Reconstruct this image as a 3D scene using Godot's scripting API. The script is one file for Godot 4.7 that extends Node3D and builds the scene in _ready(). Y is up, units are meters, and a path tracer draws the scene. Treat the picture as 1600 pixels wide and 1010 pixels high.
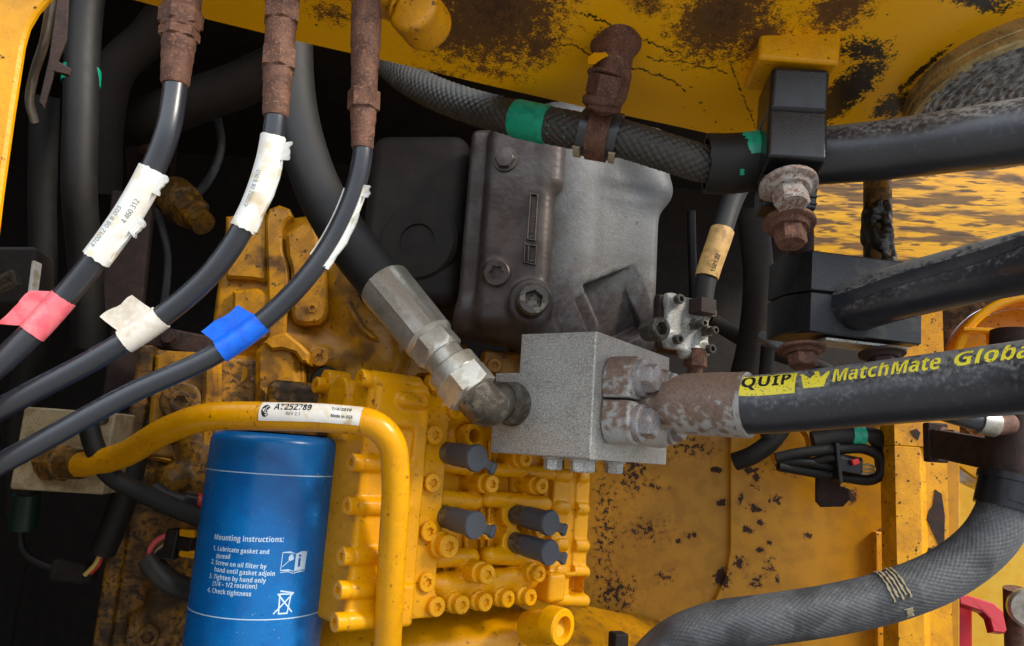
extends Node3D
# An excavator's hydraulic bay seen from the open service door. Units are metres.

const K := 0.0008613          # metres per pixel of the 1600 x 1010 survey picture, per metre of depth
var CAM := Transform3D()
var used := {}
var M := {}                   # materials
var NZ := {}                  # noise bytes
var BOLT := {}                # shared bolt meshes
const TS := 512

func _ready() -> void:
	# camera
	CAM = Transform3D(Basis(Vector3.RIGHT, deg_to_rad(10.0)) * Basis(Vector3.BACK, deg_to_rad(4.0)), Vector3(0, 1.4, 0))
	var cam := Camera3D.new()
	cam.name = "camera"
	cam.fov = 47.0
	cam.near = 0.02
	cam.far = 400.0
	cam.transform = CAM
	add_child(cam)
	cam.current = true
	# sky and light
	var env := Environment.new()
	env.background_mode = Environment.BG_SKY
	var sm := ProceduralSkyMaterial.new()
	sm.sky_top_color = Color(0.93, 0.96, 1.0)
	sm.sky_horizon_color = Color(0.45, 0.48, 0.53)
	sm.sky_curve = 0.35
	sm.ground_bottom_color = Color(0.5, 0.5, 0.48)
	sm.ground_horizon_color = Color(0.7, 0.7, 0.68)
	sm.sun_angle_max = 1.0
	sm.energy_multiplier = 1.0
	var sky := Sky.new()
	sky.sky_material = sm
	env.sky = sky
	env.background_energy_multiplier = 1.05
	env.tonemap_mode = Environment.TONE_MAPPER_LINEAR
	env.tonemap_exposure = 2.75
	env.sdfgi_enabled = true
	env.ssao_enabled = true
	env.ssil_enabled = true
	var we := WorldEnvironment.new()
	we.name = "world_environment"
	we.environment = env
	add_child(we)
	var sun := DirectionalLight3D.new()
	sun.name = "sun"
	sun.light_energy = 0.5
	sun.light_color = Color(1.0, 0.96, 0.9)
	sun.light_angular_distance = 12.0
	sun.shadow_enabled = true
	sun.look_at_from_position(Vector3(1.0, 0.85, 0.5), Vector3.ZERO)
	add_child(sun)
	textures()
	bolts()
	setting()
	pump_paint()
	structure()
	castings()
	valve_block()
	pump()
	manifold()
	filter_and_pipe()
	hoses()
	clamps()
	right_side()
	wiring()
	background()

# ---------------------------------------------------------------- measuring
func P(x: float, y: float, d: float) -> Vector3:
	return CAM * Vector3((x - 800.0) * K * d, (505.0 - y) * K * d, -d)

func hit(x: float, y: float, o: Vector3, n: Vector3) -> Vector3:
	var a := CAM.origin
	var r := P(x, y, 1.0) - a
	return a + r * ((o - a).dot(n) / r.dot(n))

func yawed(o: Vector3, yaw: float, pitch := 0.0, roll := 0.0) -> Transform3D:
	return Transform3D(Basis(Vector3.UP, deg_to_rad(yaw)) * Basis(Vector3.RIGHT, deg_to_rad(pitch)) * Basis(Vector3.BACK, deg_to_rad(roll)), o)

func along(o: Vector3, dir: Vector3, hint := Vector3.UP) -> Transform3D:
	var z := dir.normalized()
	var x := hint.cross(z)
	if x.length() < 0.01: x = Vector3.RIGHT.cross(z)
	x = x.normalized()
	return Transform3D(Basis(x, z.cross(x), z), o)

# ---------------------------------------------------------------- naming
func numbered(c: String) -> String:
	if not used.has(c):
		used[c] = 0
		return c
	used[c] += 1
	return "%s_%03d" % [c, used[c]]

func thing(called: String, label: String, category: String, at: Vector3, group := "") -> Node3D:
	var o := Node3D.new()
	o.name = numbered(called)
	o.position = at
	add_child(o)
	o.set_meta("label", label)
	o.set_meta("category", category)
	if group: o.set_meta("group", group)
	return o

func org(n: Node3D) -> Vector3:
	var o := Vector3.ZERO
	while n != null and n != self:
		o += n.position
		n = n.get_parent() as Node3D
	return o

func part(called: String, g: Geo, m: Material, parent: Node3D, label := "") -> MeshInstance3D:
	var o := MeshInstance3D.new()
	o.name = called
	o.mesh = g.done(org(parent), m)
	parent.add_child(o, true)
	if label: o.set_meta("label", label)
	return o

func setting_piece(called: String, g: Geo, m: Material) -> MeshInstance3D:
	var o := part(called, g, m, self)
	o.set_meta("kind", "structure")
	return o

func place(kind: String, called: String, m: Material, parent: Node3D, at: Vector3, dir: Vector3, r: float, h := 0.0, spin := 0.0) -> MeshInstance3D:
	var o := MeshInstance3D.new()
	o.name = called
	o.mesh = BOLT[kind]
	o.material_override = m
	var t := along(at - org(parent), dir)
	t.basis = t.basis * Basis(Vector3.BACK, spin)
	o.transform = Transform3D(t.basis * Basis.from_scale(Vector3(r, r, h if h > 0.0 else r)), t.origin)
	parent.add_child(o, true)
	return o

# ---------------------------------------------------------------- meshes
class Geo:
	var v := PackedVector3Array()
	var n := PackedVector3Array()
	var uv := PackedVector2Array()
	var idx := PackedInt32Array()
	var col := PackedColorArray()

	# stains that belong to the surface: a colour for every point
	func stain(f: Callable) -> void:
		col.resize(v.size())
		for i in v.size(): col[i] = f.call(v[i], n[i])

	func vert(p: Vector3, nor: Vector3, t := Vector2.ZERO) -> int:
		v.append(p); n.append(nor); uv.append(t)
		return v.size() - 1

	func tri(a: int, b: int, c: int) -> void:
		var g := (v[b] - v[a]).cross(v[c] - v[a])
		if g.dot(n[a] + n[b] + n[c]) > 0.0:
			idx.append(a); idx.append(c); idx.append(b)
		else:
			idx.append(a); idx.append(b); idx.append(c)

	# rows x cols of points that already are in p / no / u
	func grid(p: PackedVector3Array, no: PackedVector3Array, u: PackedVector2Array, rows: int, cols: int) -> void:
		var b := v.size()
		v.append_array(p); n.append_array(no); uv.append_array(u)
		var vote := 0.0
		for k in 7:
			var r := int((rows - 1) * (k + 0.5) / 7.0)
			var c := int((cols - 1) * (k + 0.5) / 7.0)
			var i := b + r * cols + c
			vote += signf((v[i + 1] - v[i]).cross(v[i + cols] - v[i]).dot(n[i]))
		var flip := vote > 0.0
		for r in rows - 1:
			for c in cols - 1:
				var i := b + r * cols + c
				if flip:
					idx.append_array([i, i + cols, i + 1, i + 1, i + cols, i + cols + 1])
				else:
					idx.append_array([i, i + 1, i + cols, i + 1, i + cols + 1, i + cols])

	# loose triangles (counter-clockwise seen from outside); edges sharper than crease stay sharp
	func soup(t: PackedVector3Array, crease := 38.0, u := PackedVector2Array()) -> void:
		var faces := t.size() / 3
		var fn := PackedVector3Array()
		fn.resize(faces)
		var at := {}
		for f in faces:
			var c := (t[f * 3 + 1] - t[f * 3]).cross(t[f * 3 + 2] - t[f * 3])
			fn[f] = c
			if c.length_squared() < 1e-22: continue
			for k in 3:
				var key := Vector3i((t[f * 3 + k] * 50000.0).round())
				if at.has(key): at[key].append(f)
				else: at[key] = [f]
		var cosc := cos(deg_to_rad(crease))
		for f in faces:
			if fn[f].length_squared() < 1e-22: continue
			var me := fn[f].normalized()
			var b := v.size()
			for k in 3:
				var key := Vector3i((t[f * 3 + k] * 50000.0).round())
				var s := Vector3.ZERO
				for q in at[key]:
					if fn[q].normalized().dot(me) > cosc: s += fn[q]
				v.append(t[f * 3 + k]); n.append(s.normalized())
				uv.append(u[f * 3 + k] if u.size() else Vector2.ZERO)
			idx.append_array([b, b + 2, b + 1])

	# rings of equal count, closed round; turned outwards by the sign of the volume
	func loft(rings: Array, cap0 := true, cap1 := true, crease := 38.0, concave := PackedInt32Array()) -> void:
		var t := PackedVector3Array()
		var m: int = rings[0].size()
		var mid := Vector3.ZERO
		for r in rings: mid += r[0]
		mid /= rings.size()
		for k in rings.size() - 1:
			var a: PackedVector3Array = rings[k]
			var b: PackedVector3Array = rings[k + 1]
			for i in m:
				var j := (i + 1) % m
				t.append_array([a[i], a[j], b[j], a[i], b[j], b[i]])
		var body := t.size()
		for e in 2:
			var ring: PackedVector3Array = rings[0] if e == 0 else rings[-1]
			var q := PackedVector3Array()
			if concave.size():
				for i in concave.size() / 3:
					q.append_array([ring[concave[i * 3]], ring[concave[i * 3 + 1]], ring[concave[i * 3 + 2]]])
				var up := Vector3.ZERO
				for i in q.size() / 3: up += (q[i * 3 + 1] - q[i * 3]).cross(q[i * 3 + 2] - q[i * 3])
				var want := Vector3.ZERO
				for i in m: want += ring[i].cross(ring[(i + 1) % m])
				if (up.dot(want) > 0.0) == (e == 0):
					for i in q.size() / 3:
						var x := q[i * 3 + 1]
						q[i * 3 + 1] = q[i * 3 + 2]
						q[i * 3 + 2] = x
			else:
				var c := Vector3.ZERO
				for x in ring: c += x
				c /= m
				for i in m:
					var j := (i + 1) % m
					if e == 0: q.append_array([c, ring[j], ring[i]])
					else: q.append_array([c, ring[i], ring[j]])
			if (e == 0 and cap0) or (e == 1 and cap1): t.append_array(q)
		var vol := 0.0
		for f in t.size() / 3:
			vol += (t[f * 3] - mid).dot((t[f * 3 + 1] - mid).cross(t[f * 3 + 2] - mid))
		if vol < 0.0:
			for f in t.size() / 3:
				var x := t[f * 3 + 1]
				t[f * 3 + 1] = t[f * 3 + 2]
				t[f * 3 + 2] = x
		soup(t, crease)

	# profile: Vector2(height, radius) or Vector3(height, radius, shape): 0 round, 6 hexagon, 7 six-lobe star
	func lathe(xf: Transform3D, prof: Array, sides := 24, crease := 38.0, cap0 := true, cap1 := true) -> void:
		var rings := []
		for q in prof:
			var ring := PackedVector3Array()
			var shape := int(q.z) if q is Vector3 else 0
			for i in sides:
				var a := TAU * i / sides
				var r: float = q.y
				if shape == 6: r *= cos(PI / 6) / cos(fposmod(a, PI / 3) - PI / 6)
				elif shape == 7: r *= 1.0 + 0.16 * cos(6.0 * a)
				ring.append(xf * Vector3(cos(a) * r, sin(a) * r, q.x))
			rings.append(ring)
		loft(rings, cap0, cap1, crease)

	func box(xf: Transform3D, size: Vector3, r := 0.001) -> void:
		var h := size / 2.0
		r = minf(r, minf(h.x, minf(h.y, h.z)) * 0.98)
		var fine := r > 0.0025
		for ax in 3:
			for sg in [-1.0, 1.0]:
				var u := (ax + 1) % 3
				var w := (ax + 2) % 3
				var cu := _cuts(h[u], r, fine)
				var cw := _cuts(h[w], r, fine)
				var p := PackedVector3Array()
				var no := PackedVector3Array()
				var tx := PackedVector2Array()
				for a in cu:
					for b in cw:
						var q := Vector3.ZERO
						q[ax] = h[ax] * sg
						q[u] = a
						q[w] = b
						var inner := Vector3(clampf(q.x, -h.x + r, h.x - r), clampf(q.y, -h.y + r, h.y - r), clampf(q.z, -h.z + r, h.z - r))
						var d := (q - inner).normalized()
						p.append(xf * (inner + d * r))
						no.append((xf.basis * d).normalized())
						tx.append(Vector2(a, b))
				grid(p, no, tx, cu.size(), cw.size())

	func _cuts(h: float, r: float, fine: bool) -> Array:
		var k := r * 0.4142
		if fine: return [-h, -h + r - k, -h + r, h - r, h - r + k, h]
		return [-h, -h + r, h - r, h]

	# a polygon in the xy plane of xf, pulled out along z from 0 to depth
	func prism(xf: Transform3D, poly: PackedVector2Array, depth: float, bevel := 0.0, crease := 30.0) -> void:
		var m := poly.size()
		var area := 0.0
		for i in m: area += poly[i].cross(poly[(i + 1) % m])
		if area < 0.0: poly.reverse()
		var inset := PackedVector2Array()
		for i in m:
			var a := (poly[i] - poly[(i + m - 1) % m]).normalized().orthogonal()
			var b := (poly[(i + 1) % m] - poly[i]).normalized().orthogonal()
			a = -a; b = -b
			var d := (a + b).normalized()
			inset.append(poly[i] + d * bevel / maxf(0.4, d.dot(a)))
		if bevel > 0.0 and Geometry2D.is_point_in_polygon(inset[0], poly) == false:
			for i in m: inset[i] = poly[i] * 2.0 - inset[i]
		var caps := Geometry2D.triangulate_polygon(poly)
		var rings := []
		var levels := [[0.0, false], [depth, false]]
		if bevel > 0.0: levels = [[0.0, true], [bevel, false], [depth - bevel, false], [depth, true]]
		for l in levels:
			var ring := PackedVector3Array()
			for q in (inset if l[1] else poly): ring.append(xf * Vector3(q.x, q.y, l[0]))
			rings.append(ring)
		loft(rings, true, true, crease, caps)

	func cone_tube(a: Vector3, b: Vector3, r0: float, r1 := -1.0, sides := 28) -> void:
		var z := (b - a).normalized()
		var x := (Vector3.UP if absf(z.y) < 0.9 else Vector3.RIGHT).cross(z).normalized()
		lathe(Transform3D(Basis(x, z.cross(x), z), a), [Vector2(0, r0), Vector2((b - a).length(), r1 if r1 > 0.0 else r0)], sides)

	func pipe(w: Pipe, s0: float, s1: float, off := 0.0, sides := 28, step := 0.006, caps := true) -> void:
		var rows := maxi(2, int((s1 - s0) / step) + 1)
		var p := PackedVector3Array()
		var no := PackedVector3Array()
		var tx := PackedVector2Array()
		for i in rows:
			var s := s0 + (s1 - s0) * i / (rows - 1.0)
			for k in sides + 1:
				var a := TAU * k / sides
				p.append(w.at(s, a, off)); no.append(w.nor(s, a)); tx.append(Vector2(float(k) / sides, s))
		grid(p, no, tx, rows, sides + 1)
		if caps:
			for e in 2:
				var s := s0 if e == 0 else s1
				var nn := w.dir(s) * (-1.0 if e == 0 else 1.0)
				var c := vert(w.mid(s), nn)
				var first := v.size()
				for k in sides + 1: vert(w.at(s, TAU * k / sides, off), nn)
				for k in sides: tri(c, first + k, first + k + 1)

	# a strip of sleeve: open or closed wrap with its own thickness
	func wrap(w: Pipe, s0: float, s1: float, a0: float, a1: float, o0: float, o1: float, na := 24, ns := 8, ragged := 0.0, seed_ := 1) -> void:
		var rng := RandomNumberGenerator.new()
		rng.seed = seed_
		var ra := []
		var rb := []
		for k in na + 1:
			ra.append(rng.randf_range(0.0, ragged)); rb.append(rng.randf_range(0.0, ragged))
		for layer in 2:
			var o := o1 if layer else o0
			var p := PackedVector3Array()
			var no := PackedVector3Array()
			var tx := PackedVector2Array()
			for i in ns + 1:
				for k in na + 1:
					var s: float = lerpf(s0 + ra[k], s1 - rb[k], float(i) / ns)
					var a := lerpf(a0, a1, float(k) / na)
					p.append(w.at(s, a, o)); no.append(w.nor(s, a) * (1.0 if layer else -1.0)); tx.append(Vector2(a / TAU, s))
			grid(p, no, tx, ns + 1, na + 1)
		for e in 2:   # rims
			var p := PackedVector3Array()
			var no := PackedVector3Array()
			for o in [o0, o1]:
				for k in na + 1:
					var s: float = s0 + ra[k] if e == 0 else s1 - rb[k]
					p.append(w.at(s, lerpf(a0, a1, float(k) / na), o)); no.append(w.dir(s) * (-1.0 if e == 0 else 1.0))
			var t2 := PackedVector2Array()
			t2.resize(p.size())
			grid(p, no, t2, 2, na + 1)
		if a1 - a0 < TAU - 0.01:
			for e in 2:
				var p := PackedVector3Array()
				var no := PackedVector3Array()
				var a := a0 if e == 0 else a1
				for o in [o0, o1]:
					for i in ns + 1:
						var s := lerpf(s0, s1, float(i) / ns)
						p.append(w.at(s, a, o))
						no.append(w.nor(s, a + PI / 2) * (-1.0 if e == 0 else 1.0))
				var t2 := PackedVector2Array()
				t2.resize(p.size())
				grid(p, no, t2, 2, ns + 1)

	# woven surface: strands over and under
	func braid(w: Pipe, s0: float, s1: float, strands: int, pitch: float, depth: float, per := 6) -> void:
		var sides := strands * per
		var step := pitch / per
		var rows := int((s1 - s0) / step) + 1
		var p := PackedVector3Array()
		var no := PackedVector3Array()
		var tx := PackedVector2Array()
		p.resize(rows * (sides + 1)); no.resize(p.size()); tx.resize(p.size())
		var i := 0
		for r in rows:
			var s := s0 + step * r
			var f := w.frame(s)
			for k in sides + 1:
				var x := float(k % sides) / per
				var y := s / pitch
				var a := x + y
				var b := x - y
				var fa := fposmod(a, 1.0) * 2.0 - 1.0
				var fb := fposmod(b, 1.0) * 2.0 - 1.0
				var odd := posmod(int(floorf(a)) + int(floorf(b)), 2)
				var ha := sqrt(1.0 - fa * fa) * (0.62 + 0.38 * cos(PI * fb * 0.5) * (1.0 if odd == 0 else -1.0))
				var hb := sqrt(1.0 - fb * fb) * (0.62 + 0.38 * cos(PI * fa * 0.5) * (1.0 if odd == 1 else -1.0))
				var ang := TAU * k / sides
				var d: Vector3 = f[1] * cos(ang) + f[2] * sin(ang)
				p[i] = f[0] + d * (f[3] + depth * (maxf(ha, hb) - 0.6))
				tx[i] = Vector2(float(k) / sides, s)
				i += 1
		var c := sides + 1
		for r in rows:
			for k in c:
				var q := r * c + k
				var du := p[r * c + (k + 1) % sides] - p[r * c + (k + sides - 1) % sides]
				var ds := p[minI(r + 1, rows - 1) * c + k] - p[maxi(r - 1, 0) * c + k]
				var m := du.cross(ds).normalized()
				if m.dot(p[q] - w.mid(s0 + step * r)) < 0.0: m = -m
				no[q] = m
		grid(p, no, tx, rows, c)

	func minI(a: int, b: int) -> int:
		return a if a < b else b

	func done(o: Vector3, m: Material) -> ArrayMesh:
		var w := PackedVector3Array()
		w.resize(v.size())
		for i in v.size(): w[i] = v[i] - o
		var arr := []
		arr.resize(Mesh.ARRAY_MAX)
		arr[Mesh.ARRAY_VERTEX] = w
		arr[Mesh.ARRAY_NORMAL] = n
		arr[Mesh.ARRAY_TEX_UV] = uv
		arr[Mesh.ARRAY_INDEX] = idx
		if col.size() == v.size() and col.size() > 0: arr[Mesh.ARRAY_COLOR] = col
		var am := ArrayMesh.new()
		am.add_surface_from_arrays(Mesh.PRIMITIVE_TRIANGLES, arr)
		if m: am.surface_set_material(0, m)
		return am

# a smooth run of hose: control points [position, radius]; angle 0 looks along ref, positive turns upwards
class Pipe:
	var p := PackedVector3Array()
	var r := PackedFloat32Array()
	var s := PackedFloat32Array()
	var ref := Vector3.BACK
	var length := 0.0

	func _init(ctrl: Array, towards := Vector3.BACK, per := 10) -> void:
		ref = towards.normalized()
		var m := ctrl.size()
		for i in m - 1:
			var a: Vector3 = ctrl[maxi(i - 1, 0)][0]
			var b: Vector3 = ctrl[i][0]
			var c: Vector3 = ctrl[i + 1][0]
			var d: Vector3 = ctrl[mini(i + 2, m - 1)][0]
			if i == 0: a = b * 2.0 - c
			if i == m - 2: d = c * 2.0 - b
			var t1 := pow(maxf((b - a).length(), 1e-5), 0.5)
			var t2 := t1 + pow(maxf((c - b).length(), 1e-5), 0.5)
			var t3 := t2 + pow(maxf((d - c).length(), 1e-5), 0.5)
			for k in per + (1 if i == m - 2 else 0):
				var f := float(k) / per
				var t := lerpf(t1, t2, f)
				var a1 := a * ((t1 - t) / t1) + b * (t / t1)
				var a2 := b * ((t2 - t) / (t2 - t1)) + c * ((t - t1) / (t2 - t1))
				var a3 := c * ((t3 - t) / (t3 - t2)) + d * ((t - t2) / (t3 - t2))
				var b1 := a1 * ((t2 - t) / t2) + a2 * (t / t2)
				var b2 := a2 * ((t3 - t) / (t3 - t1)) + a3 * ((t - t1) / (t3 - t1))
				p.append(b1 * ((t2 - t) / (t2 - t1)) + b2 * ((t - t1) / (t2 - t1)))
				r.append(lerpf(ctrl[i][1], ctrl[i + 1][1], f))
		s.append(0.0)
		for i in range(1, p.size()): s.append(s[i - 1] + (p[i] - p[i - 1]).length())
		length = s[-1]

	func find(x: float) -> Array:
		var i := clampi(s.bsearch(x) - 1, 0, p.size() - 2)
		return [i, (x - s[i]) / maxf(s[i + 1] - s[i], 1e-9)]

	func mid(x: float) -> Vector3:
		var f := find(x)
		return p[f[0]].lerp(p[f[0] + 1], f[1])

	func dir(x: float) -> Vector3:
		var f := find(x)
		var i: int = f[0]
		var a := (p[i + 1] - p[maxi(i - 1, 0)]).normalized()
		var b := (p[mini(i + 2, p.size() - 1)] - p[i]).normalized()
		return a.lerp(b, clampf(f[1], 0.0, 1.0)).normalized()

	func frame(x: float) -> Array:
		var t := dir(x)
		var u := (ref - t * ref.dot(t)).normalized()
		var f := find(x)
		return [mid(x), u, u.cross(t), lerpf(r[f[0]], r[f[0] + 1], clampf(f[1], 0.0, 1.0))]

	func at(x: float, a: float, off := 0.0) -> Vector3:
		var f := frame(x)
		return f[0] + (f[1] * cos(a) + f[2] * sin(a)) * (f[3] + off)

	func nor(x: float, a: float) -> Vector3:
		var f := frame(x)
		return f[1] * cos(a) + f[2] * sin(a)

	# the run length nearest to a point
	func near(q: Vector3) -> float:
		var best := 0.0
		var least := 1e9
		for i in p.size() - 1:
			var e := p[i + 1] - p[i]
			var t := clampf((q - p[i]).dot(e) / maxf(e.length_squared(), 1e-12), 0.0, 1.0)
			var d := (p[i] + e * t).distance_squared_to(q)
			if d < least:
				least = d
				best = lerpf(s[i], s[i + 1], t)
		return best

# a distance field on a grid; shapes flow into one another like a casting
class Field:
	var xf: Transform3D
	var lo: Vector3
	var c: float
	var nx: int
	var ny: int
	var nz: int
	var d := PackedFloat32Array()

	func _init(frame: Transform3D, low: Vector3, high: Vector3, cell: float) -> void:
		xf = frame; lo = low; c = cell
		nx = int((high.x - low.x) / cell) + 2
		ny = int((high.y - low.y) / cell) + 2
		nz = int((high.z - low.z) / cell) + 2
		d.resize(nx * ny * nz)
		d.fill(1.0)

	func local(w: Vector3) -> Vector3:
		return xf.affine_inverse() * w

	func _range(a: Vector3, b: Vector3) -> Array:
		var i := Vector3i(((a - lo) / c).floor()).clamp(Vector3i.ZERO, Vector3i(nx - 1, ny - 1, nz - 1))
		var j := Vector3i(((b - lo) / c).ceil()).clamp(Vector3i.ZERO, Vector3i(nx - 1, ny - 1, nz - 1))
		return [i, j]

	func _put(i: int, x: float, k: float, sub: bool) -> void:
		var o := d[i]
		if sub:
			x = -x
			var h := maxf(k - absf(o - x), 0.0)
			d[i] = maxf(o, x) + h * h * 0.25 / k
		else:
			var h := maxf(k - absf(o - x), 0.0)
			d[i] = minf(o, x) - h * h * 0.25 / k

	func box(mid: Vector3, half: Vector3, r := 0.003, k := 0.004, sub := false, b := Basis.IDENTITY) -> void:
		var e := Vector3(absf(b.x.x) * half.x + absf(b.y.x) * half.y + absf(b.z.x) * half.z, absf(b.x.y) * half.x + absf(b.y.y) * half.y + absf(b.z.y) * half.z, absf(b.x.z) * half.x + absf(b.y.z) * half.y + absf(b.z.z) * half.z) + Vector3.ONE * (k + 3.0 * c)
		var g := _range(mid - e, mid + e)
		var inv := b.inverse()
		var plain := b.is_equal_approx(Basis.IDENTITY)
		var hh := half - Vector3.ONE * r
		for z in range(g[0].z, g[1].z + 1):
			for y in range(g[0].y, g[1].y + 1):
				var at: int = (z * ny + y) * nx
				for x in range(g[0].x, g[1].x + 1):
					var q := lo + Vector3(x, y, z) * c - mid
					if not plain: q = inv * q
					q = q.abs() - hh
					_put(at + x, q.max(Vector3.ZERO).length() + minf(maxf(q.x, maxf(q.y, q.z)), 0.0) - r, k, sub)

	func bx(a: Vector3, b: Vector3, z0: float, z1: float, r := 0.003, k := 0.004, sub := false) -> void:
		box(Vector3((a.x + b.x) / 2.0, (a.y + b.y) / 2.0, (z0 + z1) / 2.0), Vector3(absf(a.x - b.x) / 2.0, absf(a.y - b.y) / 2.0, (z1 - z0) / 2.0), r, k, sub)

	func cone(a: Vector3, b: Vector3, ra: float, rb: float, k := 0.004, sub := false) -> void:
		var m := maxf(ra, rb) + k + 3.0 * c
		var g := _range(a.min(b) - Vector3.ONE * m, a.max(b) + Vector3.ONE * m)
		var ab := b - a
		var l2 := ab.length_squared()
		for z in range(g[0].z, g[1].z + 1):
			for y in range(g[0].y, g[1].y + 1):
				var at: int = (z * ny + y) * nx
				for x in range(g[0].x, g[1].x + 1):
					var q := lo + Vector3(x, y, z) * c - a
					var t := clampf(q.dot(ab) / l2, 0.0, 1.0)
					_put(at + x, (q - ab * t).length() - lerpf(ra, rb, t), k, sub)

	func rod(a: Vector3, b: Vector3, r: float, rd := 0.0015, k := 0.003, sub := false) -> void:
		var m := r + k + 3.0 * c
		var g := _range(a.min(b) - Vector3.ONE * m, a.max(b) + Vector3.ONE * m)
		var ax := (b - a).normalized()
		var hl := (b - a).length() * 0.5
		var mid := (a + b) * 0.5
		for z in range(g[0].z, g[1].z + 1):
			for y in range(g[0].y, g[1].y + 1):
				var at: int = (z * ny + y) * nx
				for x in range(g[0].x, g[1].x + 1):
					var q := lo + Vector3(x, y, z) * c - mid
					var t := q.dot(ax)
					var u := (q - ax * t).length() - r + rd
					var w := absf(t) - hl + rd
					_put(at + x, Vector2(maxf(u, 0.0), maxf(w, 0.0)).length() + minf(maxf(u, w), 0.0) - rd, k, sub)

	func mesh(into: Geo) -> void:
		var of := PackedInt32Array()
		of.resize(nx * ny * nz)
		of.fill(-1)
		var sy := nx
		var sz := nx * ny
		var lim := c * 1.9
		var base := xf.basis.orthonormalized()
		for z in nz - 1:
			for y in ny - 1:
				for x in nx - 1:
					var i := (z * ny + y) * nx + x
					if absf(d[i]) > lim: continue
					var e := [d[i], d[i + 1], d[i + sy], d[i + sy + 1], d[i + sz], d[i + sz + 1], d[i + sz + sy], d[i + sz + sy + 1]]
					var neg := 0
					for q in e:
						if q < 0.0: neg += 1
					if neg == 0 or neg == 8: continue
					var sum := Vector3.ZERO
					var cnt := 0
					for a in 8:
						for bit in [1, 2, 4]:
							if a & bit: continue
							var b: int = a | bit
							if (e[a] < 0.0) != (e[b] < 0.0):
								var t: float = e[a] / (e[a] - e[b])
								var pa := Vector3(a & 1, (a >> 1) & 1, (a >> 2) & 1)
								var pb := Vector3(b & 1, (b >> 1) & 1, (b >> 2) & 1)
								sum += pa.lerp(pb, t)
								cnt += 1
					var g := Vector3(e[1] + e[3] + e[5] + e[7] - e[0] - e[2] - e[4] - e[6], e[2] + e[3] + e[6] + e[7] - e[0] - e[1] - e[4] - e[5], e[4] + e[5] + e[6] + e[7] - e[0] - e[1] - e[2] - e[3])
					of[i] = into.vert(xf * (lo + (Vector3(x, y, z) + sum / cnt) * c), (base * g).normalized())
		for z in range(1, nz - 1):
			for y in range(1, ny - 1):
				for x in range(1, nx - 1):
					var i := (z * ny + y) * nx + x
					if of[i] < 0: continue
					var s0 := d[i] < 0.0
					if s0 != (d[i + 1] < 0.0): _quad(into, of[i], of[i - sy], of[i - sy - sz], of[i - sz])
					if s0 != (d[i + sy] < 0.0): _quad(into, of[i], of[i - 1], of[i - 1 - sz], of[i - sz])
					if s0 != (d[i + sz] < 0.0): _quad(into, of[i], of[i - 1], of[i - 1 - sy], of[i - sy])

	func _quad(g: Geo, a: int, b: int, e: int, f: int) -> void:
		if a < 0 or b < 0 or e < 0 or f < 0: return
		g.tri(a, b, e)
		g.tri(a, e, f)

# ---------------------------------------------------------------- flat print
var fonts := {}
func lettering(text: String, bold: bool, cap: float, edge: float, slant := 0.0, squeeze := 1.0) -> PackedVector2Array:
	var key := "b" if bold else "r"
	if not fonts.has(key):
		var sf := SystemFont.new()
		sf.font_names = PackedStringArray(["Droid Sans"])
		sf.font_weight = 700 if bold else 400
		fonts[key] = sf
	var tm := TextMesh.new()
	tm.font = fonts[key]
	tm.font_size = 64
	tm.pixel_size = 0.01
	tm.depth = 0.0
	tm.curve_step = 2.0
	tm.horizontal_alignment = HORIZONTAL_ALIGNMENT_LEFT
	tm.vertical_alignment = VERTICAL_ALIGNMENT_BOTTOM
	tm.text = "H"
	var hb := tm.get_aabb()
	tm.text = text
	var ar := tm.get_mesh_arrays()
	var vs: PackedVector3Array = ar[Mesh.ARRAY_VERTEX]
	var ix = ar[Mesh.ARRAY_INDEX]
	var order := PackedInt32Array(range(vs.size())) if ix == null or ix.size() == 0 else PackedInt32Array(ix)
	var k := cap / hb.size.y
	var out := PackedVector2Array()
	var x0 := 1e9
	for q in vs: x0 = minf(x0, q.x)
	for i in order:
		var q := Vector2((vs[i].x - x0) * k * squeeze, (vs[i].y - hb.position.y) * k)
		out.append(q + Vector2(q.y * slant, 0))
	return cut(out, edge)

func cut(t: PackedVector2Array, edge: float) -> PackedVector2Array:
	var done := PackedVector2Array()
	var todo := t
	while todo.size():
		var next := PackedVector2Array()
		for i in todo.size() / 3:
			var a := todo[i * 3]
			var b := todo[i * 3 + 1]
			var c := todo[i * 3 + 2]
			var ab := a.distance_to(b)
			var bc := b.distance_to(c)
			var ca := c.distance_to(a)
			var m := maxf(ab, maxf(bc, ca))
			if m <= edge: done.append_array([a, b, c])
			elif m == ab: next.append_array([a, (a + b) / 2, c, (a + b) / 2, b, c])
			elif m == bc: next.append_array([a, b, (b + c) / 2, a, (b + c) / 2, c])
			else: next.append_array([a, b, (c + a) / 2, b, c, (c + a) / 2])
		todo = next
	return done

func filled(poly: PackedVector2Array, edge: float) -> PackedVector2Array:
	var out := PackedVector2Array()
	for i in Geometry2D.triangulate_polygon(poly): out.append(poly[i])
	return cut(out, edge)

func stroke(pts: PackedVector2Array, w: float, edge: float) -> PackedVector2Array:
	var out := PackedVector2Array()
	for q in Geometry2D.offset_polyline(pts, w / 2.0, Geometry2D.JOIN_MITER, Geometry2D.END_BUTT):
		if not Geometry2D.is_polygon_clockwise(q): out.append_array(filled(q, edge))
	return out

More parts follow.
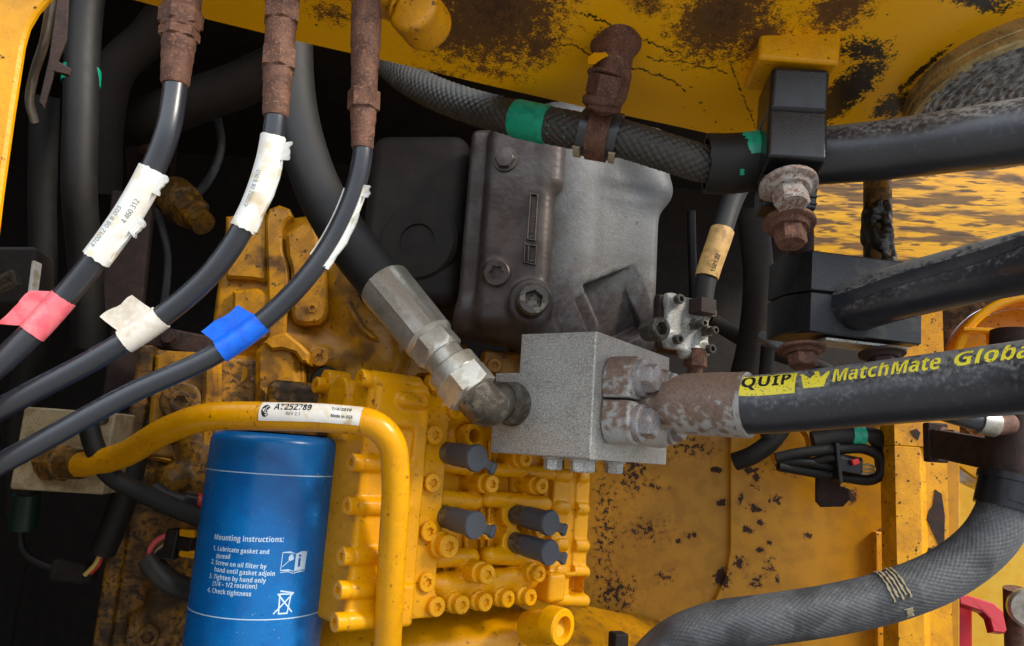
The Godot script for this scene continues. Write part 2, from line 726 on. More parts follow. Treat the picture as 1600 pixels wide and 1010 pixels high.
# flat print laid round a hose: x runs along it, y round it
func print_on(g: Geo, w: Pipe, t: PackedVector2Array, s0: float, a0: float, off := 0.00015, turn := 1.0) -> void:
	for i in t.size() / 3:
		var ids := []
		for k in 3:
			var q := t[i * 3 + k]
			var s := s0 + q.x * turn
			var f := w.frame(s)
			var a: float = a0 + q.y * turn / f[3]
			ids.append(g.vert(w.at(s, a, off), w.nor(s, a), q))
		g.tri(ids[0], ids[1], ids[2])

func print_flat(g: Geo, xf: Transform3D, t: PackedVector2Array) -> void:
	for i in t.size() / 3:
		var ids := []
		for k in 3: ids.append(g.vert(xf * Vector3(t[i * 3 + k].x, t[i * 3 + k].y, 0), xf.basis.z.normalized(), t[i * 3 + k]))
		g.tri(ids[0], ids[1], ids[2])

# ---------------------------------------------------------------- textures and materials
func noise(called: String, freq: float, oct: int, seed_: int, kind := FastNoiseLite.TYPE_SIMPLEX_SMOOTH, ridged := false, w := TS, h := TS) -> void:
	var f := FastNoiseLite.new()
	f.noise_type = kind
	f.seed = seed_
	f.frequency = freq
	f.fractal_type = FastNoiseLite.FRACTAL_RIDGED if ridged else (FastNoiseLite.FRACTAL_FBM if oct > 1 else FastNoiseLite.FRACTAL_NONE)
	f.fractal_octaves = oct
	if kind == FastNoiseLite.TYPE_CELLULAR: f.cellular_return_type = FastNoiseLite.RETURN_DISTANCE
	var im := f.get_seamless_image(w, h, false, false, 0.12, true)
	im.convert(Image.FORMAT_L8)
	NZ[called] = im.get_data()

func grey_tex(called: String, w := TS, h := TS) -> ImageTexture:
	return ImageTexture.create_from_image(Image.create_from_data(w, h, false, Image.FORMAT_L8, NZ[called]))

func tiled(called: String, w: int, h: int) -> PackedByteArray:
	var a: PackedByteArray = NZ[called]
	if a.size() == w * h: return a
	var out := PackedByteArray()
	for y in h:
		for k in w / TS: out.append_array(a.slice((y % TS) * TS, (y % TS) * TS + TS))
	return out

# layers: [noise, from, to, colour, strength, roughness or -1, second noise or ""]; from > to turns it round
func paint(base: Color, rough: float, layers: Array, w := TS, h := TS) -> Array:
	var m := w * h
	var rgb := PackedByteArray()
	rgb.resize(m * 3)
	var ro := PackedByteArray()
	ro.resize(m)
	ro.fill(int(rough * 255))
	var br := int(base.r * 255)
	var bg := int(base.g * 255)
	var bb := int(base.b * 255)
	for i in m:
		rgb[i * 3] = br; rgb[i * 3 + 1] = bg; rgb[i * 3 + 2] = bb
	for l in layers:
		var a: PackedByteArray = tiled(l[0], w, h)
		var two: bool = l.size() > 6
		var b: PackedByteArray = tiled(l[6], w, h) if two else a
		var lut := PackedInt32Array()
		lut.resize(256)
		for k in 256:
			var t := clampf((k / 255.0 - l[1]) / (l[2] - l[1]), 0.0, 1.0)
			lut[k] = int(t * t * (3.0 - 2.0 * t) * l[4] * 256.0)
		var lr := int(l[3].r * 255)
		var lg := int(l[3].g * 255)
		var lb := int(l[3].b * 255)
		var lq := int(l[5] * 255)
		for i in m:
			var t := lut[a[i]]
			if t == 0: continue
			if two: t = t * b[i] >> 8
			var j := i * 3
			rgb[j] += (lr - rgb[j]) * t >> 8
			rgb[j + 1] += (lg - rgb[j + 1]) * t >> 8
			rgb[j + 2] += (lb - rgb[j + 2]) * t >> 8
			if lq >= 0: ro[i] += (lq - ro[i]) * t >> 8
	return [ImageTexture.create_from_image(Image.create_from_data(w, h, false, Image.FORMAT_RGB8, rgb)), ImageTexture.create_from_image(Image.create_from_data(w, h, false, Image.FORMAT_L8, ro))]

# dusty tone with painted sky sheen, strongest a quarter turn round the hose
func dust_sheen_band(called: String, w: int, h: int) -> void:
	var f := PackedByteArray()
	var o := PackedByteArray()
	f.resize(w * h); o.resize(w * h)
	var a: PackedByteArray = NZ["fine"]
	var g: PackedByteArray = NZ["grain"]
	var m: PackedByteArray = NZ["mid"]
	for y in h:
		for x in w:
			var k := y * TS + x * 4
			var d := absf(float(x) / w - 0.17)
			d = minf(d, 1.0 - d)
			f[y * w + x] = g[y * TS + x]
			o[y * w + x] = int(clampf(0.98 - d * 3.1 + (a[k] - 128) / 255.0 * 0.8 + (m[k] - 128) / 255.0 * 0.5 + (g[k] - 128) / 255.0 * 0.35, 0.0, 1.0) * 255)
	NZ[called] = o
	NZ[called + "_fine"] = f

# a mask of soft patches [x, y, rx, ry, strength, lean] in texture pixels, torn by two noises
func patches(called: String, w: int, h: int, list: Array, n1: String, a1: float, n2: String, a2: float) -> void:
	var acc := PackedFloat32Array()
	acc.resize(w * h)
	for q in list:
		var ex: float = q[2] * 1.6 + absf(q[5] if q.size() > 5 else 0.0) * q[3]
		for y in range(maxi(0, int(q[1] - q[3] * 1.6)), mini(h, int(q[1] + q[3] * 1.6))):
			var dy: float = (y - q[1]) / q[3]
			var sh: float = (q[5] if q.size() > 5 else 0.0) * (y - q[1])
			for x in range(maxi(0, int(q[0] - ex)), mini(w, int(q[0] + ex))):
				var dx: float = (x - q[0] - sh) / q[2]
				var t := 1.0 - sqrt(dx * dx + dy * dy) * 0.62
				if t > 0.0: acc[y * w + x] = maxf(acc[y * w + x], t * q[4])
	var na: PackedByteArray = NZ[n1]
	var nb: PackedByteArray = NZ[n2]
	var out := PackedByteArray()
	out.resize(w * h)
	for y in h:
		for x in w:
			var i := y * w + x
			var k := (y % TS) * TS + x % TS
			out[i] = int(clampf(acc[i] + (na[k] - 128) / 255.0 * a1 + (nb[k] - 128) / 255.0 * a2, 0.0, 1.0) * 255.0)
	NZ[called] = out

func mat(called: String, tex: Array, scale: float, metal := 0.0, bump := "", bump_cm := 0.0, spec := 0.5) -> StandardMaterial3D:
	var m := StandardMaterial3D.new()
	m.resource_name = called
	m.albedo_texture = tex[0]
	m.roughness = 1.0
	m.roughness_texture = tex[1]
	m.roughness_texture_channel = BaseMaterial3D.TEXTURE_CHANNEL_RED
	m.metallic = metal
	m.metallic_specular = spec
	if scale > 0.0:
		m.uv1_triplanar = true
		m.uv1_world_triplanar = true
		m.uv1_scale = Vector3.ONE * scale
	if bump:
		m.heightmap_enabled = true
		m.heightmap_texture = GT[bump] if GT.has(bump) else null
		if not GT.has(bump):
			GT[bump] = grey_tex(bump)
			m.heightmap_texture = GT[bump]
		m.heightmap_scale = bump_cm
	M[called] = m
	return m
var GT := {}

func plain(called: String, c: Color, rough: float, metal := 0.0) -> StandardMaterial3D:
	var m := StandardMaterial3D.new()
	m.resource_name = called
	m.albedo_color = c
	m.roughness = rough
	m.metallic = metal
	M[called] = m
	return m

func textures() -> void:
	noise("big", 0.006, 4, 3)
	noise("mid", 0.018, 4, 11)
	noise("fine", 0.06, 4, 23)
	noise("grain", 0.22, 2, 31)
	noise("speck", 0.13, 2, 47)
	noise("speck2", 0.26, 1, 53)
	noise("chip", 0.05, 3, 59)
	noise("ridge", 0.012, 4, 71, FastNoiseLite.TYPE_SIMPLEX_SMOOTH, true)
	var Y := Color(0.885, 0.62, 0.0)
	var rust := Color(0.30, 0.15, 0.085)
	var dark := Color(0.13, 0.085, 0.045)
	var brown := Color(0.36, 0.23, 0.10)
	mat("yellow", paint(Y, 0.26, [["mid", 0.35, 0.8, Color(0.83, 0.565, 0.0), 0.6, 0.34], ["fine", 0.6, 0.9, Color(0.85, 0.60, 0.14), 0.3, 0.5], ["big", 0.62, 0.8, Color(0.74, 0.52, 0.16), 0.5, 0.6, "fine"], ["ridge", 0.88, 0.95, Color(0.80, 0.56, 0.03), 0.35, 0.5], ["chip", 0.84, 0.88, dark, 0.85, 0.8], ["speck2", 0.89, 0.95, brown, 0.7, 0.8]]), 4.6, 0.0, "fine", 0.022, 0.42)
	mat("yellow_worn", paint(Y, 0.4, [["mid", 0.3, 0.75, Color(0.80, 0.545, 0.01), 0.8, 0.42], ["big", 0.5, 0.75, Color(0.60, 0.38, 0.06), 0.55, 0.7, "fine"], ["chip", 0.80, 0.84, dark, 0.9, 0.85], ["speck", 0.84, 0.9, brown, 0.8, 0.85], ["speck2", 0.84, 0.92, brown, 0.7, 0.8]]), 3.6, 0.0, "fine", 0.02)
	mat("yellow_grimy", paint(Color(0.66, 0.45, 0.01), 0.36, [["mid", 0.35, 0.65, Color(0.38, 0.255, 0.02), 0.75, 0.6], ["big", 0.40, 0.55, Color(0.12, 0.08, 0.04), 0.95, 0.7, "mid"], ["fine", 0.5, 0.7, Color(0.15, 0.10, 0.05), 0.8, 0.75], ["speck", 0.66, 0.8, dark, 0.8, 0.85], ["speck2", 0.78, 0.9, Color(0.40, 0.27, 0.10), 0.6, 0.9]]), 3.4, 0.0, "fine", 0.05)
	mat("yellow_shaded", paint(Color(0.74, 0.51, 0.0), 0.36, [["mid", 0.35, 0.75, Color(0.60, 0.405, 0.0), 0.8, 0.5], ["speck2", 0.86, 0.94, dark, 0.8, 0.8], ["big", 0.58, 0.72, Color(0.20, 0.12, 0.04), 0.85, 0.8, "mid"], ["chip", 0.78, 0.86, dark, 0.8, 0.8]]), 3.6, 0.0, "fine", 0.02)  # darker copy of the yellow: bay shade painted in, with oil grime
	mat("cast_brown", paint(Color(0.27, 0.235, 0.22), 0.42, [["mid", 0.4, 0.7, Color(0.20, 0.165, 0.15), 0.8, 0.5], ["big", 0.5, 0.7, Color(0.33, 0.31, 0.30), 0.7, 0.45], ["speck2", 0.82, 0.9, Color(0.34, 0.22, 0.15), 0.7, 0.8]]), 4.0, 0.2, "fine", 0.03)
	mat("zinc", paint(Color(0.66, 0.67, 0.66), 0.42, [["big", 0.4, 0.65, Color(0.58, 0.58, 0.56), 0.7, 0.5], ["big", 0.62, 0.74, Color(0.54, 0.47, 0.38), 0.55, 0.6, "fine"], ["mid", 0.5, 0.7, Color(0.74, 0.74, 0.72), 0.5, 0.4], ["speck", 0.5, 0.75, Color(0.80, 0.80, 0.77), 0.6, 0.4], ["grain", 0.5, 0.8, Color(0.84, 0.84, 0.81), 0.75, 0.35], ["speck2", 0.58, 0.8, Color(0.44, 0.44, 0.43), 0.75, 0.55], ["fine", 0.62, 0.8, Color(0.52, 0.48, 0.41), 0.5, 0.6], ["chip", 0.82, 0.88, Color(0.40, 0.33, 0.27), 0.6, 0.7]]), 5.0, 0.35, "grain", 0.03)
	mat("zinc_rusty", paint(Color(0.66, 0.66, 0.645), 0.45, [["grain", 0.5, 0.85, Color(0.80, 0.79, 0.77), 0.7, 0.4], ["mid", 0.44, 0.54, Color(0.46, 0.31, 0.25), 0.8, 0.75, "fine"], ["fine", 0.52, 0.64, Color(0.44, 0.29, 0.22), 0.85, 0.8], ["speck", 0.6, 0.75, Color(0.36, 0.23, 0.18), 0.7, 0.8], ["speck2", 0.66, 0.85, Color(0.74, 0.64, 0.57), 0.75, 0.7]]), 6.5, 0.2, "speck", 0.02)
	mat("steel", paint(Color(0.70, 0.69, 0.65), 0.32, [["mid", 0.4, 0.7, Color(0.58, 0.55, 0.49), 0.8, 0.42], ["speck", 0.88, 0.94, Color(0.30, 0.26, 0.22), 0.7, 0.6], ["grain", 0.6, 0.85, Color(0.84, 0.84, 0.82), 0.6, 0.3]]), 5.0, 0.6, "fine", 0.015)
	mat("steel_dark", paint(Color(0.30, 0.28, 0.25), 0.34, [["fine", 0.5, 0.8, Color(0.56, 0.53, 0.46), 0.7, 0.4], ["mid", 0.58, 0.66, Color(0.60, 0.56, 0.48), 0.6, 0.4], ["fine", 0.55, 0.75, Color(0.17, 0.14, 0.12), 0.8, 0.6]]), 7.0, 0.4, "fine", 0.03)
	mat("rust", paint(Color(0.41, 0.275, 0.21), 0.7, [["mid", 0.4, 0.65, Color(0.28, 0.18, 0.14), 0.8, 0.75], ["fine", 0.55, 0.75, Color(0.54, 0.35, 0.24), 0.7, 0.8], ["speck", 0.66, 0.8, Color(0.62, 0.49, 0.41), 0.7, 0.8], ["speck2", 0.7, 0.85, Color(0.22, 0.13, 0.10), 0.8, 0.9]]), 6.5, 0.15, "speck", 0.016)
	mat("rust_dark", paint(Color(0.20, 0.125, 0.10), 0.75, [["mid", 0.4, 0.65, Color(0.13, 0.085, 0.07), 0.8, 0.75], ["fine", 0.6, 0.8, Color(0.34, 0.22, 0.16), 0.7, 0.85]]), 6.0, 0.1, "speck", 0.025)
	mat("rubber", paint(Color(0.13, 0.145, 0.17), 0.31, [["fine", 0.5, 0.85, Color(0.20, 0.21, 0.225), 0.6, 0.42], ["big", 0.38, 0.66, Color(0.30, 0.30, 0.285), 0.75, 0.6, "grain"], ["speck", 0.86, 0.93, Color(0.36, 0.35, 0.32), 0.7, 0.8], ["speck2", 0.92, 0.97, Color(0.5, 0.49, 0.45), 0.7, 0.8]]), 4.4, 0.0, "grain", 0.006, 0.62)
	mat("rubber_dusty", paint(Color(0.33, 0.34, 0.35), 0.5, [["fine", 0.4, 0.8, Color(0.43, 0.435, 0.435), 0.7, 0.6], ["speck", 0.72, 0.86, Color(0.50, 0.50, 0.48), 0.7, 0.8], ["big", 0.5, 0.75, Color(0.18, 0.18, 0.185), 0.7, 0.45]]), 5.0)
	mat("rubber_dark", paint(Color(0.06, 0.056, 0.052), 0.6, [["mid", 0.45, 0.75, Color(0.12, 0.105, 0.09), 0.6, 0.7], ["speck2", 0.88, 0.95, Color(0.27, 0.24, 0.2), 0.6, 0.8]]), 4.4, 0.0, "grain", 0.006)
	mat("braid", paint(Color(0.19, 0.185, 0.175), 0.45, [["mid", 0.4, 0.75, Color(0.27, 0.25, 0.22), 0.7, 0.6], ["speck", 0.66, 0.8, Color(0.34, 0.31, 0.26), 0.7, 0.8]]), 5.0)
	mat("plastic", paint(Color(0.085, 0.09, 0.10), 0.30, [["fine", 0.5, 0.85, Color(0.15, 0.16, 0.175), 0.5, 0.38], ["speck2", 0.84, 0.92, Color(0.38, 0.38, 0.38), 0.7, 0.7], ["mid", 0.6, 0.8, Color(0.18, 0.175, 0.165), 0.5, 0.5]]), 5.0, 0.0, "grain", 0.008)
	mat("cap_rubber", paint(Color(0.25, 0.27, 0.295), 0.45, [["fine", 0.5, 0.85, Color(0.27, 0.29, 0.32), 0.6, 0.55], ["speck", 0.8, 0.9, Color(0.12, 0.12, 0.13), 0.7, 0.7]]), 6.0)
	mat("blue", paint(Color(0.0, 0.405, 0.69), 0.26, [["mid", 0.4, 0.8, Color(0.01, 0.34, 0.63), 0.6, 0.34], ["big", 0.5, 0.8, Color(0.12, 0.36, 0.55), 0.5, 0.45, "grain"], ["speck", 0.86, 0.92, Color(0.03, 0.12, 0.24), 0.8, 0.6], ["speck2", 0.88, 0.95, Color(0.42, 0.60, 0.74), 0.6, 0.6]]), 4.0, 0.0, "fine", 0.004)
	mat("sticker", paint(Color(0.90, 0.90, 0.88), 0.42, [["mid", 0.58, 0.78, Color(0.84, 0.78, 0.63), 0.6, 0.6], ["big", 0.66, 0.8, Color(0.68, 0.58, 0.40), 0.6, 0.7], ["speck2", 0.9, 0.95, Color(0.45, 0.42, 0.38), 0.6, 0.7]]), 8.0)
	mat("beige", paint(Color(0.72, 0.66, 0.52), 0.5, [["mid", 0.45, 0.7, Color(0.60, 0.52, 0.38), 0.8, 0.55], ["speck2", 0.82, 0.9, Color(0.28, 0.20, 0.12), 0.8, 0.7], ["big", 0.58, 0.72, Color(0.44, 0.33, 0.19), 0.7, 0.8, "fine"]]), 5.0, 0.1, "fine", 0.012)
	mat("tan_band", paint(Color(0.78, 0.62, 0.36), 0.5, [["mid", 0.5, 0.75, Color(0.56, 0.42, 0.23), 0.8, 0.6], ["speck2", 0.8, 0.9, Color(0.25, 0.17, 0.1), 0.7, 0.7]]), 7.0)
	mat("grease", paint(Color(0.54, 0.54, 0.54), 0.2, [["fine", 0.45, 0.65, Color(0.22, 0.22, 0.225), 0.85, 0.25], ["speck", 0.6, 0.8, Color(0.70, 0.70, 0.70), 0.6, 0.2]]), 4.0, 0.15, "speck", 0.025)
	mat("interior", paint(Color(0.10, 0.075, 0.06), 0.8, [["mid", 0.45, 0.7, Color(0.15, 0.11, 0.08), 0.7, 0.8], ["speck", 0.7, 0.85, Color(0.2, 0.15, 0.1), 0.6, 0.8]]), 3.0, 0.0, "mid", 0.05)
	mat("ground", paint(Color(0.46, 0.45, 0.43), 0.9, [["mid", 0.4, 0.7, Color(0.40, 0.39, 0.37), 0.7, 0.9], ["speck", 0.6, 0.8, Color(0.36, 0.35, 0.33), 0.7, 0.9]]), 0.8, 0.0, "fine", 0.3)
	mat("yellow_glare", paint(Color(0.94, 0.76, 0.24), 0.5, [["mid", 0.4, 0.7, Color(0.93, 0.70, 0.17), 0.7, 0.5], ["speck2", 0.9, 0.95, Color(0.5, 0.35, 0.15), 0.6, 0.8]]), 4.0)  # paler yellow that paints overexposed daylight into the guard panel
	var tapes := {"tape_green": [Color(0.05, 0.66, 0.52), Color(0.03, 0.50, 0.40), Color(0.30, 0.72, 0.60)], "tape_blue": [Color(0.02, 0.40, 0.90), Color(0.02, 0.32, 0.76), Color(0.12, 0.46, 0.86)], "tape_pink": [Color(0.88, 0.44, 0.48), Color(0.84, 0.30, 0.36), Color(0.90, 0.66, 0.64)], "tape_white": [Color(0.87, 0.85, 0.81), Color(0.80, 0.76, 0.68), Color(0.66, 0.60, 0.50)]}
	for k in tapes:
		mat(k, paint(tapes[k][0], 0.38, [["mid", 0.45, 0.75, tapes[k][1], 0.8, 0.45], ["big", 0.55, 0.75, tapes[k][2], 0.6, 0.5, "fine"], ["speck2", 0.9, 0.95, Color(0.3, 0.27, 0.23), 0.5, 0.7]]), 9.0, 0.0, "mid", 0.03)
	# dusty tone and painted sky sheen along one side of a hose (u runs round it, v along it)
	dust_sheen_band("dust", 128, 512)
	for k in [["rubber_dust_sheen_up", 0.0], ["rubber_dust_sheen_left", 0.5]]:
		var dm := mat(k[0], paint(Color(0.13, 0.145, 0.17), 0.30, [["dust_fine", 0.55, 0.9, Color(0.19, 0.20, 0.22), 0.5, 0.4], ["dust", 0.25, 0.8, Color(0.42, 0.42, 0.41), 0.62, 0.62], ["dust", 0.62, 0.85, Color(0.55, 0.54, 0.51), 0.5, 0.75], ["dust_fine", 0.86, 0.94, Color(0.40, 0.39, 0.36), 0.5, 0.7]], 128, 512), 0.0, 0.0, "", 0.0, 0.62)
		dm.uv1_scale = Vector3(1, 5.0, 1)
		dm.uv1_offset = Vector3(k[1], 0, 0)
	var rv := mat("zinc_stained", paint(Color(0.80, 0.80, 0.79), 0.46, [["grain", 0.5, 0.85, Color(0.92, 0.92, 0.90), 0.7, 0.4], ["speck2", 0.58, 0.8, Color(0.62, 0.61, 0.60), 0.7, 0.55], ["speck", 0.6, 0.8, Color(0.70, 0.67, 0.64), 0.6, 0.6]]), 6.0, 0.15, "speck", 0.018)
	rv.vertex_color_use_as_albedo = true
	var cv := mat("cast_stained", paint(Color(0.60, 0.605, 0.61), 0.58, [["big", 0.4, 0.7, Color(0.50, 0.495, 0.49), 0.8, 0.64], ["grain", 0.5, 0.85, Color(0.74, 0.745, 0.75), 0.6, 0.5], ["speck2", 0.62, 0.85, Color(0.46, 0.45, 0.44), 0.6, 0.6], ["chip", 0.86, 0.9, Color(0.5, 0.3, 0.16), 0.7, 0.8]]), 4.0, 0.12, "fine", 0.022)
	cv.vertex_color_use_as_albedo = true
	plain("ink_yellow", Color(0.88, 0.82, 0.22), 0.5)
	plain("ink_black", Color(0.07, 0.07, 0.075), 0.55)
	plain("ink_grey", Color(0.45, 0.49, 0.52), 0.55)
	plain("ink_white", Color(0.72, 0.82, 0.90), 0.45)
	plain("ink_blue", Color(0.012, 0.29, 0.62), 0.4)
	plain("hole", Color(0.05, 0.04, 0.035), 0.8)
	plain("wire_red", Color(0.75, 0.13, 0.12), 0.45)
	plain("wire_pink", Color(0.85, 0.35, 0.36), 0.45)
	plain("wire_cream", Color(0.85, 0.72, 0.40), 0.45)
	plain("lever_red", Color(0.72, 0.10, 0.16), 0.4)
	plain("green_cap", Color(0.05, 0.17, 0.12), 0.45)
	plain("mortar", Color(0.62, 0.57, 0.46), 0.8)

# bolts with unit radius along z, shared by all that look alike
func bolts() -> void:
	var kinds := {
		"lobe": [Vector2(-0.5, 0.96), Vector2(0.0, 1.0), Vector2(0.85, 1.0), Vector2(1.0, 0.9), Vector3(1.0, 0.44, 7), Vector3(0.55, 0.4, 7), Vector2(0.5, 0.01)],
		"socket": [Vector2(-0.5, 0.98), Vector2(0.0, 1.0), Vector2(1.15, 1.0), Vector2(1.3, 0.88), Vector3(1.3, 0.62, 6), Vector3(0.5, 0.6, 6), Vector2(0.45, 0.01)],
		"hex": [Vector2(-0.3, 0.9), Vector2(0.0, 1.25), Vector2(0.12, 1.28), Vector2(0.2, 1.22), Vector3(0.21, 1.0, 6), Vector3(0.95, 1.0, 6), Vector2(1.06, 0.82), Vector2(1.06, 0.01)],
		"washer_hex": [Vector2(0.0, 1.5), Vector2(0.06, 1.62), Vector2(0.24, 1.62), Vector2(0.32, 1.5), Vector2(0.34, 1.3), Vector2(0.55, 1.12), Vector3(0.56, 0.98, 6), Vector3(1.3, 0.98, 6), Vector2(1.42, 0.8), Vector2(1.42, 0.01)],
		"round_hex": [Vector2(-0.2, 1.3), Vector2(0.05, 1.34), Vector2(0.28, 1.3), Vector2(0.34, 1.16), Vector3(0.36, 1.05, 6), Vector3(0.8, 1.05, 6), Vector2(1.0, 0.86), Vector2(1.08, 0.5), Vector2(1.1, 0.01)],
		"port": [Vector2(-0.5, 0.95), Vector2(0.0, 1.0), Vector2(0.5, 1.0), Vector2(0.6, 0.93), Vector2(0.6, 0.62), Vector2(-0.6, 0.58), Vector2(-0.62, 0.01)],
		"hex_long": [Vector2(0.0, 0.9), Vector3(0.02, 1.0, 6), Vector3(1.6, 1.0, 6), Vector2(1.75, 0.85), Vector2(1.75, 0.01)],
	}
	for k in kinds:
		var g := Geo.new()
		g.lathe(Transform3D.IDENTITY, kinds[k], 24, 32.0)
		BOLT[k] = g.done(Vector3.ZERO, null)

# ---------------------------------------------------------------- the setting
func quad_box(a: Vector3, b: Vector3) -> Geo:      # world-aligned box between two corners
	var g := Geo.new()
	g.box(Transform3D(Basis.IDENTITY, (a + b) / 2.0), (b - a).abs(), 0.002)
	return g

func planar_uv(g: Geo, o: Vector3, e1: Vector3, e2: Vector3, s: float, t: float, w: float, h: float) -> void:
	for i in g.v.size(): g.uv[i] = Vector2(((g.v[i] - o).dot(e1) - s) / w, ((g.v[i] - o).dot(e2) - t) / h)

func setting() -> void:
	var g := Geo.new()
	var n := PackedVector3Array([Vector3.UP, Vector3.UP, Vector3.UP, Vector3.UP])
	g.grid(PackedVector3Array([Vector3(-150, 0, -150), Vector3(150, 0, -150), Vector3(-150, 0, 150), Vector3(150, 0, 150)]), n, PackedVector2Array([Vector2.ZERO, Vector2.RIGHT, Vector2.DOWN, Vector2.ONE]), 2, 2)
	setting_piece("ground", g, M.ground)
	g = Geo.new()
	g.grid(PackedVector3Array([Vector3(-120, 0.004, -140), Vector3(120, 0.004, -140), Vector3(-120, 0.004, -6), Vector3(120, 0.004, -6)]), n, PackedVector2Array([Vector2.ZERO, Vector2.RIGHT, Vector2.DOWN, Vector2.ONE]), 2, 2)
	setting_piece("added_bright_yard", g, plain("yard_glare", Color(0.84, 0.83, 0.80), 0.9))  # pale sheet added so the far ground comes out blown-out white
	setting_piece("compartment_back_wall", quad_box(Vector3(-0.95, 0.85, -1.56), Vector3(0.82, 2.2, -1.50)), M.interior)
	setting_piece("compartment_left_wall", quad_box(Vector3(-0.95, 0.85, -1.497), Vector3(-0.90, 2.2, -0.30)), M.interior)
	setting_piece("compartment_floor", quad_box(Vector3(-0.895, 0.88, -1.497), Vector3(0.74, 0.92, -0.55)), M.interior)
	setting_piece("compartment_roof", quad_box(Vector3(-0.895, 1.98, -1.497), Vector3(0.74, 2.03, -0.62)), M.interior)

func structure() -> void:
	# the sloping plate over the bay
	var o := P(180, -5, 0.56)
	var b := P(1140, 218, 0.68)
	var c := P(1140, -60, 0.505)
	var n := (b - o).cross(c - o).normalized()
	if n.dot(CAM.origin - o) < 0.0: n = -n
	var e1 := (b - o).normalized()
	var e2 := n.cross(e1)
	var flat := func(x: float, y: float) -> Vector2:
		var q := hit(x, y, o, n) - o
		return Vector2(q.dot(e1), q.dot(e2))
	var poly := PackedVector2Array()
	for q in [[150, -16], [180, -5], [300, 27], [460, 66], [600, 97], [760, 135], [905, 168], [1040, 196], [1140, 218], [1300, 236], [1600, 262], [1900, 285]]: poly.append(flat.call(q[0], q[1]))
	var hc: Vector2 = flat.call(1596, 140)
	var hr: float = hc.distance_to(flat.call(1418, 150))
	var far: Vector2 = flat.call(1900, 160)
	var tr: Vector2 = flat.call(1900, -45)
	poly.append(tr)
	poly.append(Vector2(poly[0].x - 0.1, tr.y))
	poly.append(Vector2(poly[0].x - 0.02, poly[0].y + 0.03))
	var root := thing("frame_plate", "scuffed yellow steel plate overhead with brown grime and a round boss", "plate", o)
	var g := Geo.new()
	g.prism(Transform3D(Basis(e1, e2, n), o - n * 0.014), poly, 0.014, 0.0018)
	planar_uv(g, o, e1, e2, -0.1, -0.05, 1.2, 0.6)
	var pt := func(x: float, y: float, rx: float, ry: float, s: float, lean := 0.0) -> Array:
		var q: Vector2 = flat.call(x, y)
		return [(q.x + 0.1) / 1.2 * 2048.0, (q.y + 0.05) / 0.6 * 1024.0, rx * 0.92, ry * 1.5, s, lean]
	var cracks := []
	var crng := RandomNumberGenerator.new()
	crng.seed = 19
	for run in [[990, 62, 1060, 85], [1010, 88, 1135, 112], [985, 108, 1070, 132], [905, 20, 960, 50], [860, 60, 935, 90], [640, 170, 700, 150], [1140, 95, 1180, 200]]:
		var cy := 0.0
		for k in 120:
			var t := k / 119.0
			cy += crng.randf_range(-1.3, 1.3)
			if crng.randf() < 0.85: cracks.append(pt.call(lerpf(run[0], run[2], t), lerpf(run[1], run[3], t) + cy, crng.randf_range(1.0, 2.4), crng.randf_range(0.4, 1.3), 0.85))
	for k in 90: cracks.append(pt.call(crng.randf_range(250, 1400), crng.randf_range(20, 250), crng.randf_range(1.0, 3.0), crng.randf_range(0.6, 1.6), 0.95))
	patches("brown", 2048, 1024, [pt.call(775, 10, 92, 70, 1.0), pt.call(720, 50, 70, 40, 0.8), pt.call(840, 70, 34, 34, 0.75), pt.call(1130, 25, 62, 52, 0.95), pt.call(1185, 60, 34, 34, 0.75), pt.call(1310, 15, 44, 30, 0.8), pt.call(520, 22, 36, 14, 0.6), pt.call(1010, 8, 40, 14, 0.6), pt.call(955, 70, 30, 20, 0.8), pt.call(690, 120, 60, 12, 0.5), pt.call(760, 110, 70, 12, 0.5)], "fine", 0.5, "grain", 0.5)
	patches("black", 2048, 1024, cracks + [pt.call(1315, 150, 34, 60, 1.0), pt.call(1350, 80, 56, 18, 0.75), pt.call(1395, 165, 30, 26, 0.85), pt.call(1530, 0, 60, 12, 0.8), pt.call(1440, 110, 8, 40, 0.8)], "fine", 0.5, "grain", 0.45)
	mat("plate_paint", paint(Color(0.965, 0.70, 0.0), 0.34, [["brown", 0.12, 0.45, Color(0.80, 0.55, 0.02), 0.6, 0.5], ["brown", 0.30, 0.56, Color(0.33, 0.205, 0.09), 0.9, 0.7], ["brown", 0.75, 1.0, Color(0.19, 0.12, 0.06), 0.6, 0.7], ["black", 0.36, 0.54, Color(0.15, 0.135, 0.125), 0.95, 0.28]], 2048, 1024), 0.0, 0.0, "", 0.0)
	part("plate", g, M.plate_paint, root)
	# bore liner and the greased pin end
	var hp := o + e1 * hc.x + e2 * hc.y
	g = Geo.new()
	var hx := Transform3D(Basis(e1, e2, n), hp)
	g.lathe(hx, [Vector2(-0.01, hr), Vector2(0.010, hr), Vector2(0.011, hr - 0.001), Vector2(0.012, hr - 0.001), Vector2(0.013, hr), Vector2(0.0185, hr), Vector2(0.020, hr - 0.0015), Vector2(0.020, hr - 0.007), Vector2(0.010, hr - 0.009)], 96, 30.0, false, false)
	var ms := mat("bush_steel", paint(Color(0.74, 0.66, 0.46), 0.3, [["mid", 0.4, 0.7, Color(0.58, 0.50, 0.34), 0.8, 0.4], ["speck", 0.7, 0.8, Color(0.2, 0.17, 0.12), 0.7, 0.6]]), 5.0, 0.6, "fine", 0.003)
	part("boss", g, ms, root)
	g = Geo.new()
	var rows := 72
	var p := PackedVector3Array()
	var no := PackedVector3Array()
	var tx := PackedVector2Array()
	var fn := FastNoiseLite.new()
	fn.seed = 5
	fn.frequency = 1.0
